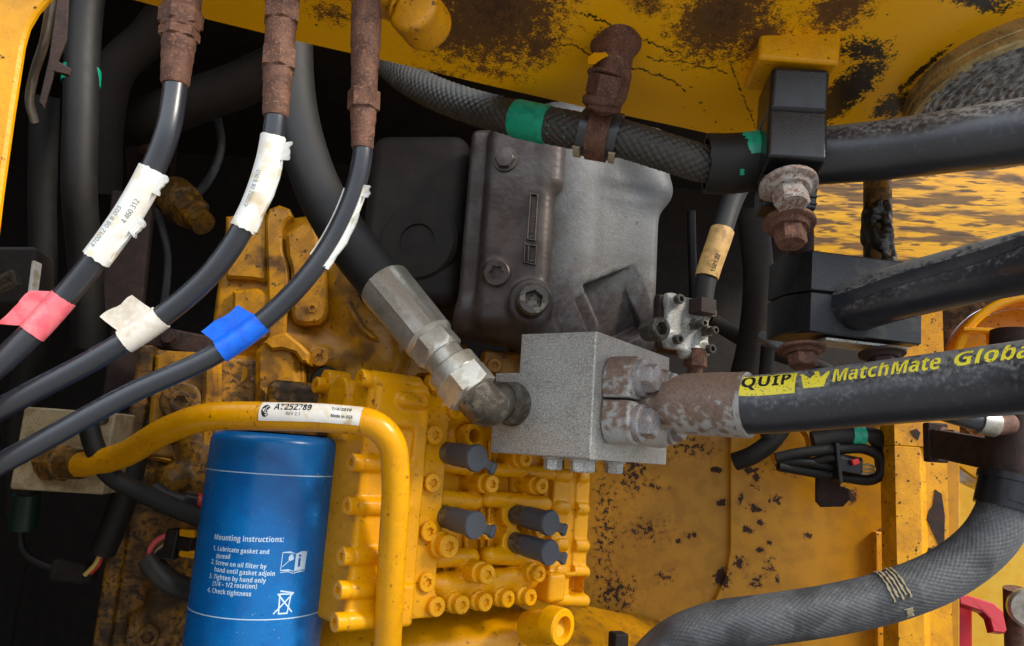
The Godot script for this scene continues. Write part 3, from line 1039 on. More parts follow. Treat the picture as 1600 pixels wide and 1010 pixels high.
	for i in rows:
		for k in 97:
			var r := (hr - 0.0035) * (i + 0.02) / (rows - 1.0)
			var a := TAU * (k % 96) / 96.0
			var z := 0.0195 + 0.0026 * fn.get_noise_2d(cos(a) * r * 160.0, sin(a) * r * 110.0) + 0.0012 * fn.get_noise_2d(cos(a) * r * 420.0, sin(a) * r * 240.0 + 30.0)
			p.append(hx * Vector3(cos(a) * r, sin(a) * r, z)); no.append(n); tx.append(Vector2(r, a))
	for i in rows:
		for k in 97:
			var q := i * 97 + k
			var d := (p[i * 97 + (k + 1) % 96] - p[i * 97 + (k + 95) % 96]).cross(p[mini(i + 1, rows - 1) * 97 + k] - p[maxi(i - 1, 0) * 97 + k])
			if i > 0: no[q] = d.normalized() * signf(d.dot(n))
	g.grid(p, no, tx, rows, 97)
	part("grease", g, M.grease, root, "grey grease smeared over the boss end")
	# welded tab that carries the upper clamp
	g = Geo.new()
	g.box(yawed(P(1236, 92, 0.585), -6, 0, -4), Vector3(0.0595, 0.033, 0.05), 0.003)
	part("welded_tab", g, M.yellow, root)
	g = Geo.new()
	var lf := Field.new(yawed(P(615, 10, 0.50), -20, 0, -26), Vector3(-0.05, -0.03, -0.03), Vector3(0.05, 0.03, 0.03), 0.002)
	lf.box(Vector3(-0.008, 0.004, 0), Vector3(0.03, 0.012, 0.012), 0.005, 0.004)
	lf.rod(Vector3(0.024, -0.001, -0.014), Vector3(0.024, -0.001, 0.014), 0.0175, 0.003, 0.003)
	lf.box(Vector3(0.012, -0.002, 0.014), Vector3(0.0012, 0.02, 0.006), 0.0005, 0.001, true)
	lf.mesh(g)
	part("lug", g, M.yellow_worn, root, "chipped yellow lug at the top edge")
	# vertical web behind the right-hand clamps
	var wo := P(1400, 340, 0.78)
	var wn := Vector3(-0.10, 0.0, 1.0).normalized()
	var wx := Vector3.UP.cross(wn)
	poly = PackedVector2Array()
	for q in [[1262, 245], [2000, 245], [2000, 400], [1600, 436], [1450, 446], [1262, 430]]:
		var h := hit(q[0], q[1], wo, wn) - wo
		poly.append(Vector2(h.dot(wx), h.y))
	g = Geo.new()
	g.prism(Transform3D(Basis(wx, Vector3.UP, wn), wo - wn * 0.014), poly, 0.014, 0.002)
	var wm := mat("web_paint", paint(Color(0.88, 0.64, 0.03), 0.42, [["mid", 0.42, 0.6, Color(0.70, 0.49, 0.12), 0.7, 0.5], ["fine", 0.52, 0.62, Color(0.42, 0.28, 0.12), 0.8, 0.55, "mid"], ["mid", 0.56, 0.66, Color(0.30, 0.20, 0.10), 0.85, 0.6], ["chip", 0.66, 0.74, Color(0.22, 0.14, 0.08), 0.8, 0.6]]), 3.0, 0.0, "fine", 0.012)
	wm.uv1_scale = Vector3(1.1, 7.0, 3.0)
	part("web", g, wm, root)
	g = Geo.new()
	g.cone_tube(P(1371, 270, 0.705), P(1372, 425, 0.665), 0.0122)
	part("post", g, M.yellow_grimy, root, "yellow post caked in black grease")
	var pf := Field.new(Transform3D(Basis.IDENTITY, P(1372, 370, 0.675)), Vector3(-0.02, -0.04, -0.02), Vector3(0.02, 0.045, 0.025), 0.0016)
	var prng := RandomNumberGenerator.new()
	prng.seed = 8
	for k in 60:
		var an := prng.randf() * TAU
		var hh := prng.randf_range(-0.036, 0.026)
		pf.cone(Vector3(cos(an) * 0.0095, hh, sin(an) * 0.0095 + hh * -0.12), Vector3(cos(an) * 0.0095, hh + 0.006, sin(an) * 0.0095 + hh * -0.12), prng.randf_range(0.003, 0.0052), 0.003, 0.004)
	g = Geo.new()
	pf.mesh(g)
	part("grease", g, M.grease_black, root)
	g = Geo.new()
	g.cone_tube(P(1252, 350, 0.66), P(1252, 425, 0.64), 0.0105)
	part("post", g, M.rust_dark, root)
	# the body panel whose opening the camera looks through
	var bo := P(0, 200, 0.40)
	poly = PackedVector2Array()
	for q in [[-25, 480], [-12, 400], [0, 300], [17, 180], [34, 70], [42, 42], [56, 18], [74, -2], [100, -18], [140, -30], [140, -300], [-2600, -300], [-2600, 1800], [-110, 1800]]:  # stretched far left, unseen, to block light from that side
		var h := hit(q[0], q[1], bo, Vector3.BACK) - bo
		poly.append(Vector2(h.x, h.y))
	g = Geo.new()
	g.prism(Transform3D(Basis.IDENTITY, bo - Vector3(0, 0, 0.005)), poly, 0.005, 0.0015)
	var bp := thing("body_panel", "clean yellow body panel edge at the left of the opening", "panel", bo)
	part("panel", g, M.yellow, bp)

func castings() -> void:
	var o := P(460, 520, 0.86)
	var xf := yawed(o, 6)
	var root := thing("gear_case", "big shaded yellow gear case casting behind the control hoses", "gear case", o)
	var L := func(x: float, y: float, h: float) -> Vector3:
		return xf.affine_inverse() * hit(x, y, o + xf.basis.z * h, xf.basis.z)
	var f := Field.new(xf, Vector3(-0.12, -0.17, -0.05), Vector3(0.20, 0.17, 0.075), 0.0028)
	f.bx(L.call(395, 335, 0.0), L.call(600, 700, 0.0), -0.04, 0.004, 0.006, 0.006)
	f.bx(L.call(356, 345, 0.0), L.call(450, 560, 0.0), -0.04, 0.010, 0.008, 0.01)
	f.cone(L.call(430, 520, 0.0), L.call(520, 560, -0.005), 0.022, 0.016, 0.02)
	f.cone(L.call(350, 640, 0.0), L.call(410, 610, 0.0), 0.018, 0.016, 0.015)
	f.bx(L.call(345, 560, 0.0), L.call(420, 700, 0.0), -0.04, 0.006, 0.004, 0.006)
	f.cone(L.call(520, 400, -0.02), L.call(600, 560, -0.02), 0.05, 0.03, 0.02)
	f.bx(L.call(600, 640, 0.0), L.call(780, 540, 0.0), -0.04, -0.012, 0.004, 0.006)
	f.rod(L.call(372, 585, 0.0), L.call(372, 585, 0.024), 0.0185, 0.002, 0.004)
	f.rod(L.call(500, 560, -0.01), L.call(500, 560, 0.016), 0.013, 0.002, 0.005)
	f.rod(L.call(515, 627, -0.01), L.call(515, 627, 0.010), 0.017, 0.002, 0.005)
	f.bx(L.call(478, 540, 0.0), L.call(560, 690, 0.0), -0.03, 0.004, 0.003, 0.004)
	var g := Geo.new()
	f.mesh(g)
	part("housing", g, M.yellow_shaded, root)
	var n := xf.basis.z
	var pad := func(called: String, pts: Array, z0: float, z1: float, bevel: float) -> void:
		var pl := PackedVector2Array()
		for q in pts:
			var v: Vector3 = L.call(q[0], q[1], z1)
			pl.append(Vector2(v.x, v.y))
		var pg := Geo.new()
		pg.prism(xf * Transform3D(Basis.IDENTITY, Vector3(0, 0, z0)), pl, z1 - z0, bevel)
		part(called, pg, M.yellow_shaded, root)
	pad.call("end_block", [[352, 338], [414, 330], [418, 345], [416, 440], [392, 436], [352, 434]], -0.03, 0.020, 0.003)
	pad.call("end_block", [[362, 454], [400, 450], [418, 456], [440, 480], [440, 530], [362, 540]], -0.03, 0.022, 0.004)
	pad.call("flange", [[414, 342], [420, 326], [436, 320], [452, 326], [456, 338], [446, 346], [440, 360], [442, 392], [450, 412], [452, 450], [446, 530], [418, 540], [417, 440]], -0.02, 0.026, 0.003)
	pad.call("cover_pad", [[446, 366], [470, 346], [490, 348], [500, 380], [510, 402], [512, 486], [508, 498], [498, 506], [474, 508], [460, 504], [455, 492], [454, 420], [448, 400]], -0.01, 0.030, 0.004)
	pad.call("rib", [[520, 418], [532, 420], [540, 448], [556, 486], [572, 510], [590, 526], [592, 534], [576, 530], [556, 512], [540, 482], [526, 446]], -0.02, 0.020, 0.003)
	pad.call("mount_pad", [[352, 566], [392, 562], [396, 600], [378, 612], [356, 606]], -0.01, 0.014, 0.002)
	pad.call("breather", [[398, 548], [418, 530], [446, 524], [460, 546], [467, 562], [467, 700], [396, 700]], -0.02, 0.050, 0.006)
	pad.call("breather_cap", [[410, 536], [420, 526], [446, 519], [470, 538], [483, 552], [481, 568], [470, 566], [460, 552], [440, 546], [424, 548]], 0.020, 0.058, 0.003)
	pad.call("breather_step", [[406, 606], [452, 604], [452, 700], [404, 700]], 0.030, 0.058, 0.006)
	pad.call("side_plate", [[468, 556], [474, 560], [478, 700], [468, 700]], -0.01, 0.034, 0.001)
	for q in [[372, 585, 0.027, 17, "lobe"], [500, 560, 0.018, 14, "lobe"], [515, 627, 0.014, 13, "socket"], [488, 482, 0.031, 7, "port"], [532, 591, 0.012, 10, "lobe"]]:
		place(q[4], "bolt", M.yellow_shaded, root, hit(q[0], q[1], o + n * q[2], n), n, q[3] * K * 0.83, q[3] * K * 0.83 * 0.6)
	g = Geo.new()
	g.lathe(along(hit(511, 598, o + n * 0.008, n), n), [Vector2(0, 0.0175), Vector2(0.012, 0.0175), Vector2(0.015, 0.0155), Vector2(0.015, 0.0001)], 30)
	part("plug", g, M.rubber_dark, root, "dark plug half painted yellow")
	g = Geo.new()
	g.prism(along(hit(516, 594, o + n * 0.0233, n), n), PackedVector2Array([Vector2(-0.009, 0.011), Vector2(0.004, 0.010), Vector2(0.012, 0.002), Vector2(0.009, -0.011), Vector2(-0.001, -0.001)]), 0.0006)
	part("paint_patch", g, M.yellow_shaded, root)
	# casting at the far left that carries the filter
	o = P(262, 800, 0.77)
	xf = yawed(o, 18)
	root = thing("side_casting", "tall yellow side casting left of the filter covered in oily grime", "casting", o)
	L = func(x: float, y: float, h: float) -> Vector3:
		return xf.affine_inverse() * hit(x, y, o + xf.basis.z * h, xf.basis.z)
	f = Field.new(xf, Vector3(-0.075, -0.21, -0.06), Vector3(0.13, 0.19, 0.07), 0.0028)
	f.bx(L.call(240, 545, 0.0), L.call(345, 1060, 0.0), -0.05, 0.0, 0.004, 0.005)
	f.box(Vector3(-0.042, -0.03, -0.02), Vector3(0.008, 0.2, 0.028), 0.003, 0.004)
	f.rod(L.call(283, 628, 0.0), L.call(283, 628, 0.022), 0.021, 0.002, 0.006)
	f.cone(L.call(270, 752, 0.0), L.call(273, 752, 0.026), 0.019, 0.014, 0.008)
	f.rod(L.call(232, 993, 0.0), L.call(232, 993, 0.014), 0.021, 0.002, 0.008)
	f.cone(L.call(255, 880, 0.0), L.call(250, 970, 0.0), 0.012, 0.014, 0.01)
	f.cone(L.call(300, 660, 0.0), L.call(330, 760, 0.01), 0.02, 0.024, 0.014)
	f.bx(L.call(205, 955, 0.0), L.call(300, 972, 0.0), -0.02, 0.01, 0.003, 0.006)
	f.bx(L.call(235, 690, 0.0), L.call(330, 720, 0.0), -0.02, 0.012, 0.004, 0.008)
	f.cone(L.call(300, 880, -0.005), L.call(290, 1040, -0.005), 0.018, 0.018, 0.01)
	g = Geo.new()
	f.mesh(g)
	part("housing", g, M.yellow_grimy, root)
	n = xf.basis.z
	var upper := func(called: String, pts: Array, z0: float, z1: float, bevel: float) -> void:
		var pl := PackedVector2Array()
		for q in pts:
			var v: Vector3 = L.call(q[0], q[1], z1)
			pl.append(Vector2(v.x, v.y))
		var pg := Geo.new()
		pg.prism(xf * Transform3D(Basis.IDENTITY, Vector3(0, 0, z0)), pl, z1 - z0, bevel)
		part(called, pg, M.yellow_shaded, root)
	upper.call("cover", [[243, 556], [262, 548], [346, 552], [346, 730], [300, 734], [262, 724], [226, 716]], -0.02, 0.010, 0.003)
	upper.call("boss", [[262, 600], [284, 594], [304, 604], [312, 630], [304, 652], [284, 662], [262, 654], [256, 630]], -0.01, 0.020, 0.004)
	upper.call("rib", [[318, 560], [332, 558], [330, 728], [310, 730]], -0.01, 0.024, 0.004)
	upper.call("rib", [[240, 668], [310, 676], [308, 690], [236, 682]], -0.01, 0.020, 0.003)
	for q in [[283, 628, 0.026, 17, "socket"], [274, 753, 0.028, 14, "socket"], [232, 993, 0.018, 16, "socket"]]:
		place(q[4], "bolt", M.yellow_grimy, root, hit(q[0], q[1], o + n * q[2], n), n, q[3] * K * 0.75, q[3] * K * 0.75 * 0.6)
	# housing below the valve block
	o = P(720, 1030, 0.74)
	xf = yawed(o, 14)
	root = thing("lower_housing", "rounded yellow housing under the valve block with an open side port", "housing", o)
	L = func(x: float, y: float, h: float) -> Vector3:
		return xf.affine_inverse() * hit(x, y, o + xf.basis.z * h, xf.basis.z)
	f = Field.new(xf, Vector3(-0.16, -0.06, -0.12), Vector3(0.14, 0.075, 0.08), 0.0028)
	f.cone(L.call(520, 1030, -0.02), L.call(780, 1020, -0.02), 0.058, 0.05, 0.02)
	f.cone(L.call(760, 1000, -0.02), L.call(850, 985, 0.03), 0.026, 0.019, 0.012)
	f.cone(L.call(640, 1020, 0.02), L.call(800, 1005, 0.02), 0.025, 0.02, 0.02)
	f.bx(L.call(480, 965, -0.05), L.call(640, 1100, -0.05), -0.07, -0.02, 0.01, 0.015)
	g = Geo.new()
	f.mesh(g)
	part("housing", g, M.yellow, root)
	place("port", "port_ring", M.yellow, root, P(868, 977, 0.675), Vector3(0.72, -0.06, 0.69), 0.0165, 0.016)
	g = Geo.new()
	g.cone_tube(P(830, 982, 0.705), P(868, 977, 0.675), 0.0162)
	part("port_neck", g, M.yellow, root)

# ---------------------------------------------------------------- valve block
func valve_block() -> void:
	var o := P(760, 790, 0.70)
	var xf := yawed(o, 40)
	var n := xf.basis.z
	var inv := xf.affine_inverse()
	var L := func(x: float, y: float, h: float) -> Vector3: return inv * hit(x, y, o + n * h, n)
	var root := thing("valve_block", "bright yellow control valve block with galleries, cap screws and black caps", "valve block", o)
	var f := Field.new(xf, Vector3(-0.085, -0.115, -0.034), Vector3(0.165, 0.125, 0.034), 0.0018)
	f.bx(L.call(652, 585, 0.0), L.call(866, 940, 0.0), -0.03, -0.008, 0.003, 0.002)
	f.bx(L.call(650, 590, 0.0), L.call(662, 960, 0.0), -0.03, 0.015, 0.002, 0.003)
	var posts := [[708.6, 642.6, 13, 0.02], [675, 680, 14, 0.02], [671.5, 754.5, 14, 0.018], [763.5, 756, 13.5, 0.026], [842, 759, 13, 0.026], [665.5, 830, 14, 0.018], [695, 852.5, 17, 0.026], [759, 829.6, 13, 0.018], [840, 828.7, 12.5, 0.018], [817, 717, 13, 0.022], [677, 598.6, 14, 0.018], [677.5, 947, 14, 0.018], [717, 944, 13.5, 0.018], [753.5, 940, 13.5, 0.018], [789, 935, 13, 0.018], [824, 932.6, 13, 0.018], [838, 896, 13, 0.022], [662.5, 909, 14, 0.016], [756, 896.6, 14.5, 0.03]]
	for q in posts:
		var a: Vector3 = L.call(q[0], q[1], q[3])
		f.rod(Vector3(a.x, a.y, -0.01), Vector3(a.x, a.y, a.z - 0.0035), q[2] * K * 0.70 * 1.14, 0.0015, 0.003)
	for q in [[668, 722, 738, 735, 10, 0.004], [765, 733, 858, 740, 11, 0.004], [668, 778, 742, 783, 13, 0.004], [762, 779, 850, 788, 13, 0.004], [662, 873, 735, 871, 13.5, 0.004], [763, 868, 846, 872, 13.5, 0.004], [672, 905, 690, 925, 12, 0.0], [690, 914, 824, 903, 19, 0.0], [668, 662, 760, 640, 16, 0.0], [700, 610, 700, 690, 14, -0.003]]:
		f.cone(L.call(q[0], q[1], q[5]), L.call(q[2], q[3], q[5]), q[4] * K * 0.72, q[4] * K * 0.72, 0.0022)
	for q in [[728, 745, 728, 870, 4], [752, 690, 752, 870, 3], [765, 690, 763, 905, 3.5], [852, 690, 850, 900, 4.5], [802, 745, 803, 790, 8], [793, 830, 793, 880, 8], [676, 948, 826, 931, 6], [826, 931, 842, 893, 7], [694, 880, 694, 905, 3], [716, 880, 716, 900, 3], [764, 880, 764, 900, 3], [789, 880, 789, 900, 3], [812, 700, 812, 740, 8]]:
		f.cone(L.call(q[0], q[1], -0.004), L.call(q[2], q[3], -0.004), q[4] * K * 0.75, q[4] * K * 0.75, 0.002)
	for q in [[690, 706], [685, 805], [800, 803], [800, 847]]:
		var a: Vector3 = L.call(q[0], q[1], 0.006)
		f.rod(Vector3(a.x, a.y, -0.01), Vector3(a.x, a.y, 0.008), 0.0132, 0.002, 0.004)
	# bracket and the ribbed flange at its right end
	f.bx(L.call(838, 893, 0.0), L.call(862, 935, 0.0), -0.02, 0.02, 0.004, 0.003)
	f.bx(L.call(868, 734, 0.008), L.call(914, 938, 0.008), -0.02, 0.008, 0.002, 0.002)
	for y in [742, 792, 850, 891, 936]: f.cone(L.call(870, y, 0.006), L.call(912, y + 3, 0.006), 0.0068, 0.0068, 0.0015)
	f.bx(L.call(891.5, 738, 0.008), L.call(894.5, 893, 0.008), 0.0055, 0.02, 0.0006, 0.0012, true)
	f.bx(L.call(882, 900, 0.0), L.call(904, 926, 0.0), -0.008, 0.02, 0.002, 0.002, true)
	var g := Geo.new()
	f.mesh(g)
	part("body", g, M.yellow, root)
	for q in posts: place("lobe", "cap_screw", M.yellow, root, xf * L.call(q[0], q[1], q[3] - 0.003), n, q[2] * K * 0.69, q[2] * K * 0.69 * 0.75, q[0])
	place("port", "open_port", M.yellow, root, xf * L.call(733, 681, 0.012), n, 0.0105, 0.014)
	# end cover with bosses along it
	f = Field.new(xf, Vector3(-0.20, -0.14, -0.085), Vector3(-0.06, 0.14, 0.045), 0.002)
	var cx: float = L.call(563, 790, 0.022).x
	var ex: float = L.call(650, 790, 0.022).x
	var hy := func(y: float) -> float: return L.call(566, y, 0.02).y
	f.bx(Vector3(cx, hy.call(985), 0), Vector3(ex, hy.call(592), 0), -0.08, 0.018, 0.004, 0.004)
	f.bx(Vector3(cx + 0.004, hy.call(664), 0), Vector3(ex + 0.004, hy.call(587), 0), -0.07, 0.023, 0.004, 0.003)
	f.bx(Vector3(ex - 0.008, hy.call(985), 0), Vector3(ex + 0.006, hy.call(600), 0), -0.06, 0.0225, 0.002, 0.003)
	f.bx(Vector3(ex - 0.02, hy.call(985), 0), Vector3(ex + 0.004, hy.call(915), 0), -0.05, 0.027, 0.003, 0.003)
	var ys := [590.0, 724.0, 792.0, 870.0, 922.0, 971.0]
	for y in ys: f.cone(Vector3(cx + 0.003, hy.call(y), 0.0155), Vector3(ex - 0.008, hy.call(y), 0.0155), 0.0078, 0.0078, 0.002)
	f.cone(Vector3(cx + 0.03, hy.call(618), 0.022), Vector3(ex - 0.004, hy.call(618), 0.022), 0.0068, 0.0068, 0.002)
	f.box(Vector3(cx - 0.001, hy.call(648), -0.028), Vector3(0.004, 0.022, 0.018), 0.004, 0.003)
	f.rod(Vector3(cx - 0.005, hy.call(618), -0.028), Vector3(cx + 0.004, hy.call(618), -0.028), 0.018, 0.002, 0.003)
	for y in ys: f.rod(Vector3(cx - 0.003, hy.call(y), -0.06), Vector3(cx + 0.02, hy.call(y), -0.06), 0.011, 0.002, 0.003)
	g = Geo.new()
	f.mesh(g)
	part("end_cover", g, M.yellow, root)
	for y in ys:
		place("lobe", "cap_screw", M.yellow, root, xf * Vector3(cx - 0.003, hy.call(y), 0.0155), -xf.basis.x, 0.0074, 0.006, y)
		place("lobe", "cap_screw", M.yellow, root, xf * Vector3(cx - 0.004, hy.call(y + 8.0), -0.062), -xf.basis.x, 0.0076, 0.006, y)
	# capped test points
	var ax := (n + xf.basis.x * 0.06 - Vector3.UP * 0.07).normalized()
	for q in [[690, 706, -0.4], [687, 805, 0.0], [803, 803, -0.15], [802, 847, -0.1]]:
		var a := xf * (L.call(q[0], q[1], 0.006) as Vector3)
		var pt := Node3D.new()
		pt.name = "test_point"
		pt.position = a - o
		root.add_child(pt, true)
		g = Geo.new()
		g.lathe(along(a, ax), [Vector2(0, 0.0096), Vector2(0.020, 0.0096), Vector2(0.021, 0.0075), Vector2(0.026, 0.0075)], 28)
		part("stub", g, M.steel_dark, pt)
		var gc := Geo.new()
		gc.lathe(along(a + ax * 0.0175, ax), [Vector2(0, 0.0096), Vector2(0.002, 0.0102), Vector2(0.026, 0.0102), Vector2(0.0272, 0.0116), Vector2(0.0305, 0.0119), Vector2(0.032, 0.0110), Vector2(0.032, 0.0001)], 32)
		var e := a + ax * 0.0478
		var right: Vector3 = (xf.basis.x * 0.9 - Vector3.UP * (0.25 - q[2] * 0.2)).normalized()
		var tab := Transform3D(Basis(right, ax.cross(right).normalized(), ax).orthonormalized(), e)
		gc.box(tab * Transform3D(Basis(Vector3.UP, 0.35), Vector3(0.0155, 0, -0.002)), Vector3(0.014, 0.009, 0.0035), 0.0014)
		gc.box(tab * Transform3D(Basis(Vector3.UP, 0.1), Vector3(0.0235, 0, -0.0045)), Vector3(0.006, 0.012, 0.006), 0.0025)
		part("dust_cap", gc, M.cap_rubber, pt)

# ---------------------------------------------------------------- pump
func pump_paint() -> void:
	var blur := func(rows: bool) -> void: pass
	patches("foot_rust", 512, 512, [[150, 470, 300, 70, 0.75], [330, 480, 90, 60, 0.85], [120, 250, 110, 330, 0.62]] if false else [[256, 60, 330, 100, 0.85], [90, 256, 120, 420, 0.7]], "fine", 0.55, "grain", 0.45)
	var m := mat("cast_grey", paint(Color(0.40, 0.41, 0.42), 0.42, [["big", 0.4, 0.7, Color(0.34, 0.34, 0.345), 0.7, 0.5], ["grain", 0.55, 0.85, Color(0.47, 0.48, 0.49), 0.4, 0.4], ["foot_rust", 0.3, 0.75, Color(0.27, 0.185, 0.155), 0.92, 0.7], ["speck", 0.88, 0.93, Color(0.45, 0.26, 0.12), 0.8, 0.8]]), 3.2, 0.12, "fine", 0.022)
	mat("zinc_bolt", paint(Color(0.60, 0.61, 0.62), 0.36, [["mid", 0.45, 0.6, Color(0.52, 0.47, 0.44), 0.7, 0.5], ["speck", 0.62, 0.8, Color(0.45, 0.33, 0.27), 0.7, 0.7], ["grain", 0.6, 0.85, Color(0.78, 0.78, 0.77), 0.6, 0.35]]), 7.0, 0.4, "speck", 0.01)
	m.uv1_world_triplanar = false
	m.uv1_scale = Vector3(3.2, 3.2, 3.2)
	m.uv1_offset = Vector3(0.5, 0.5, 0.5)
	mat("grease_black", paint(Color(0.085, 0.075, 0.065), 0.32, [["fine", 0.5, 0.8, Color(0.15, 0.13, 0.11), 0.7, 0.5]]), 5.0, 0.0, "fine", 0.04)

func pump() -> void:
	var o := P(890, 380, 0.77)
	var xf := yawed(o, 12)
	var n := xf.basis.z
	var inv := xf.affine_inverse()
	var L := func(x: float, y: float, h: float) -> Vector3: return inv * hit(x, y, o + n * h, n)
	var root := thing("hydraulic_pump", "grey cast iron pump with rusty foot above the silver block", "pump", o)
	var f := Field.new(xf, Vector3(-0.145, -0.14, -0.16), Vector3(0.135, 0.155, 0.04), 0.0025)
	f.bx(L.call(838, 200, -0.02), L.call(1024, 530, 0.0), -0.15, -0.004, 0.02, 0.01)
	f.cone(L.call(880, 230, -0.04), L.call(880, 520, -0.04), 0.052, 0.05, 0.02)
	f.bx(L.call(940, 180, 0.0), L.call(1046, 318, 0.0), -0.12, 0.006, 0.018, 0.02)
	f.cone(L.call(985, 250, -0.01), L.call(1022, 300, -0.01), 0.022, 0.018, 0.016)
	f.bx(L.call(934, 300, 0.0), L.call(1024, 520, 0.0), -0.12, 0.002, 0.008, 0.014)
	f.bx(L.call(925, 520, 0.0), L.call(1020, 560, 0.0), -0.14, 0.0, 0.006, 0.02)
	# wedge cut out under the shoulder
	f.bx(L.call(840, 500, 0.0), L.call(1028, 548, 0.0), -0.14, 0.001, 0.006, 0.012)
	var wb := Basis(Vector3.BACK, deg_to_rad(30)) * Basis(Vector3.RIGHT, deg_to_rad(22))
	f.box(L.call(969, 431, 0.0025) + wb * Vector3(-0.03, -0.03, 0.02), Vector3(0.03, 0.03, 0.02), 0.0005, 0.001, true, wb)
	wb = Basis(Vector3.BACK, deg_to_rad(-62)) * Basis(Vector3.RIGHT, deg_to_rad(16))
	f.box(L.call(1008, 455, 0.0025) + wb * Vector3(0.0, -0.03, 0.02), Vector3(0.03, 0.03, 0.02), 0.0005, 0.002, true, wb)
	var g := Geo.new()
	f.mesh(g)
	var fn := FastNoiseLite.new()
	fn.seed = 21
	fn.frequency = 60.0
	fn.fractal_octaves = 4
	g.stain(func(p: Vector3, _n: Vector3) -> Color:
		var q := inv * p
		var k := fn.get_noise_3dv(p)
		var k2 := fn.get_noise_3dv(p * 4.0 + Vector3.ONE)
		var foot := smoothstep(-0.018, -0.068, q.y + k * 0.06)
		var side := smoothstep(0.004, -0.040, q.x + k * 0.03) * 0.75
		var t := clampf(maxf(foot, side) * (0.75 + 0.5 * k) + k2 * 0.5 * maxf(foot, side), 0.0, 1.0)
		return Color(0.35, 0.36, 0.37).lerp(Color(0.14, 0.075, 0.058) if foot > side else Color(0.13, 0.085, 0.07), t))
	part("body", g, M.cast_stained, root)
	# side plate with the raised badge, turned to the left
	var bo := P(795, 375, 0.748)
	var bx := yawed(bo, -14)
	var bn := bx.basis.z
	var BL := func(x: float, y: float, h: float) -> Vector3: return bx.affine_inverse() * hit(x, y, bo + bn * h, bn)
	f = Field.new(bx, Vector3(-0.065, -0.12, -0.09), Vector3(0.06, 0.13, 0.03), 0.0025)
	f.bx(BL.call(728, 190, 0.0), BL.call(800, 520, 0.0), -0.08, -0.016, 0.008, 0.006)
	f.bx(BL.call(762, 190, 0.0), BL.call(848, 512, 0.0), -0.08, 0.0, 0.012, 0.008)
	f.bx(BL.call(848, 185, 0.0), BL.call(875, 290, 0.0), -0.08, -0.004, 0.01, 0.012)
	f.rod(BL.call(776, 428, -0.02), BL.call(776, 428, 0.0), 0.014, 0.002, 0.004)
	f.rod(BL.call(830, 473, -0.02), BL.call(830, 473, 0.001), 0.022, 0.002, 0.006)
	f.cone(BL.call(742, 500, -0.03), BL.call(850, 525, -0.03), 0.02, 0.02, 0.014)
	g = Geo.new()
	f.mesh(g)
	part("side_plate", g, M.cast_brown, root)
	var pl := Geo.new()
	pl.lathe(along(bx * BL.call(777, 428, 0.001), bn), [Vector2(0, 0.0125), Vector2(0.003, 0.0135), Vector2(0.004, 0.0125), Vector3(0.004, 0.007, 7), Vector3(0.001, 0.0065, 7), Vector2(0.001, 0.0001)], 24)
	part("plug", pl, M.cast_brown, root)
	place("socket", "socket_screw", M.steel_dark, root, bx * BL.call(829, 474, 0.003), (bn + Vector3(0.35, 0, 0.1)).normalized(), 0.0155, 0.016, 0.4)
	place("socket", "socket_screw", M.steel_dark, root, P(1018, 516, 0.735), Vector3(0.5, 0, 0.86), 0.0115, 0.012, 0.2)
	place("round_hex", "bolt", M.cast_brown, root, bx * BL.call(790, 250, 0.0), bn, 0.010, 0.006)
	g = Geo.new()
	g.box(yawed(P(660, 360, 0.87), -10), Vector3(0.115, 0.20, 0.10), 0.018)
	part("rear_housing", g, M.interior, root)
	g = Geo.new()
	g.lathe(along(P(655, 380, 0.82), Vector3(-0.2, 0, 1)), [Vector2(-0.02, 0.045), Vector2(0.004, 0.045), Vector2(0.008, 0.041), Vector2(0.008, 0.02), Vector2(0.002, 0.018), Vector2(0.002, 0.0001)], 40)
	part("bearing_cap", g, M.interior, root)
	# raised badge
	g = Geo.new()
	var bar := func(x0: float, y0: float, x1: float, y1: float, w: float) -> void:
		var a: Vector3 = BL.call(x0, y0, 0.001)
		var b: Vector3 = BL.call(x1, y1, 0.001)
		var d := b - a
		g.box(bx * Transform3D(Basis(Vector3.BACK, atan2(d.y, d.x)), (a + b) / 2.0), Vector3(d.length() + w, w, 0.003), 0.0008)
	for q in [[829, 303, 840, 305], [840, 305, 836, 376], [836, 376, 824, 374], [824, 374, 829, 303], [820, 380, 823, 383], [823, 383, 838, 385], [838, 385, 836, 414], [836, 414, 819, 410], [819, 410, 820, 380]]: bar.call(q[0], q[1], q[2], q[3], 0.0018)
	bar.call(826, 386, 825, 408, 0.0022)
	bar.call(825, 408, 833, 409, 0.0022)
	var t := lettering("Linde", true, 0.0062, 0.02, 0.0, 1.15)
	var q0: Vector3 = BL.call(834.5, 371, 0.0022)
	print_flat(g, bx * Transform3D(Basis(Vector3.BACK, PI / 2 - 0.06), q0), t)
	part("badge", g, M.cast_brown, root)

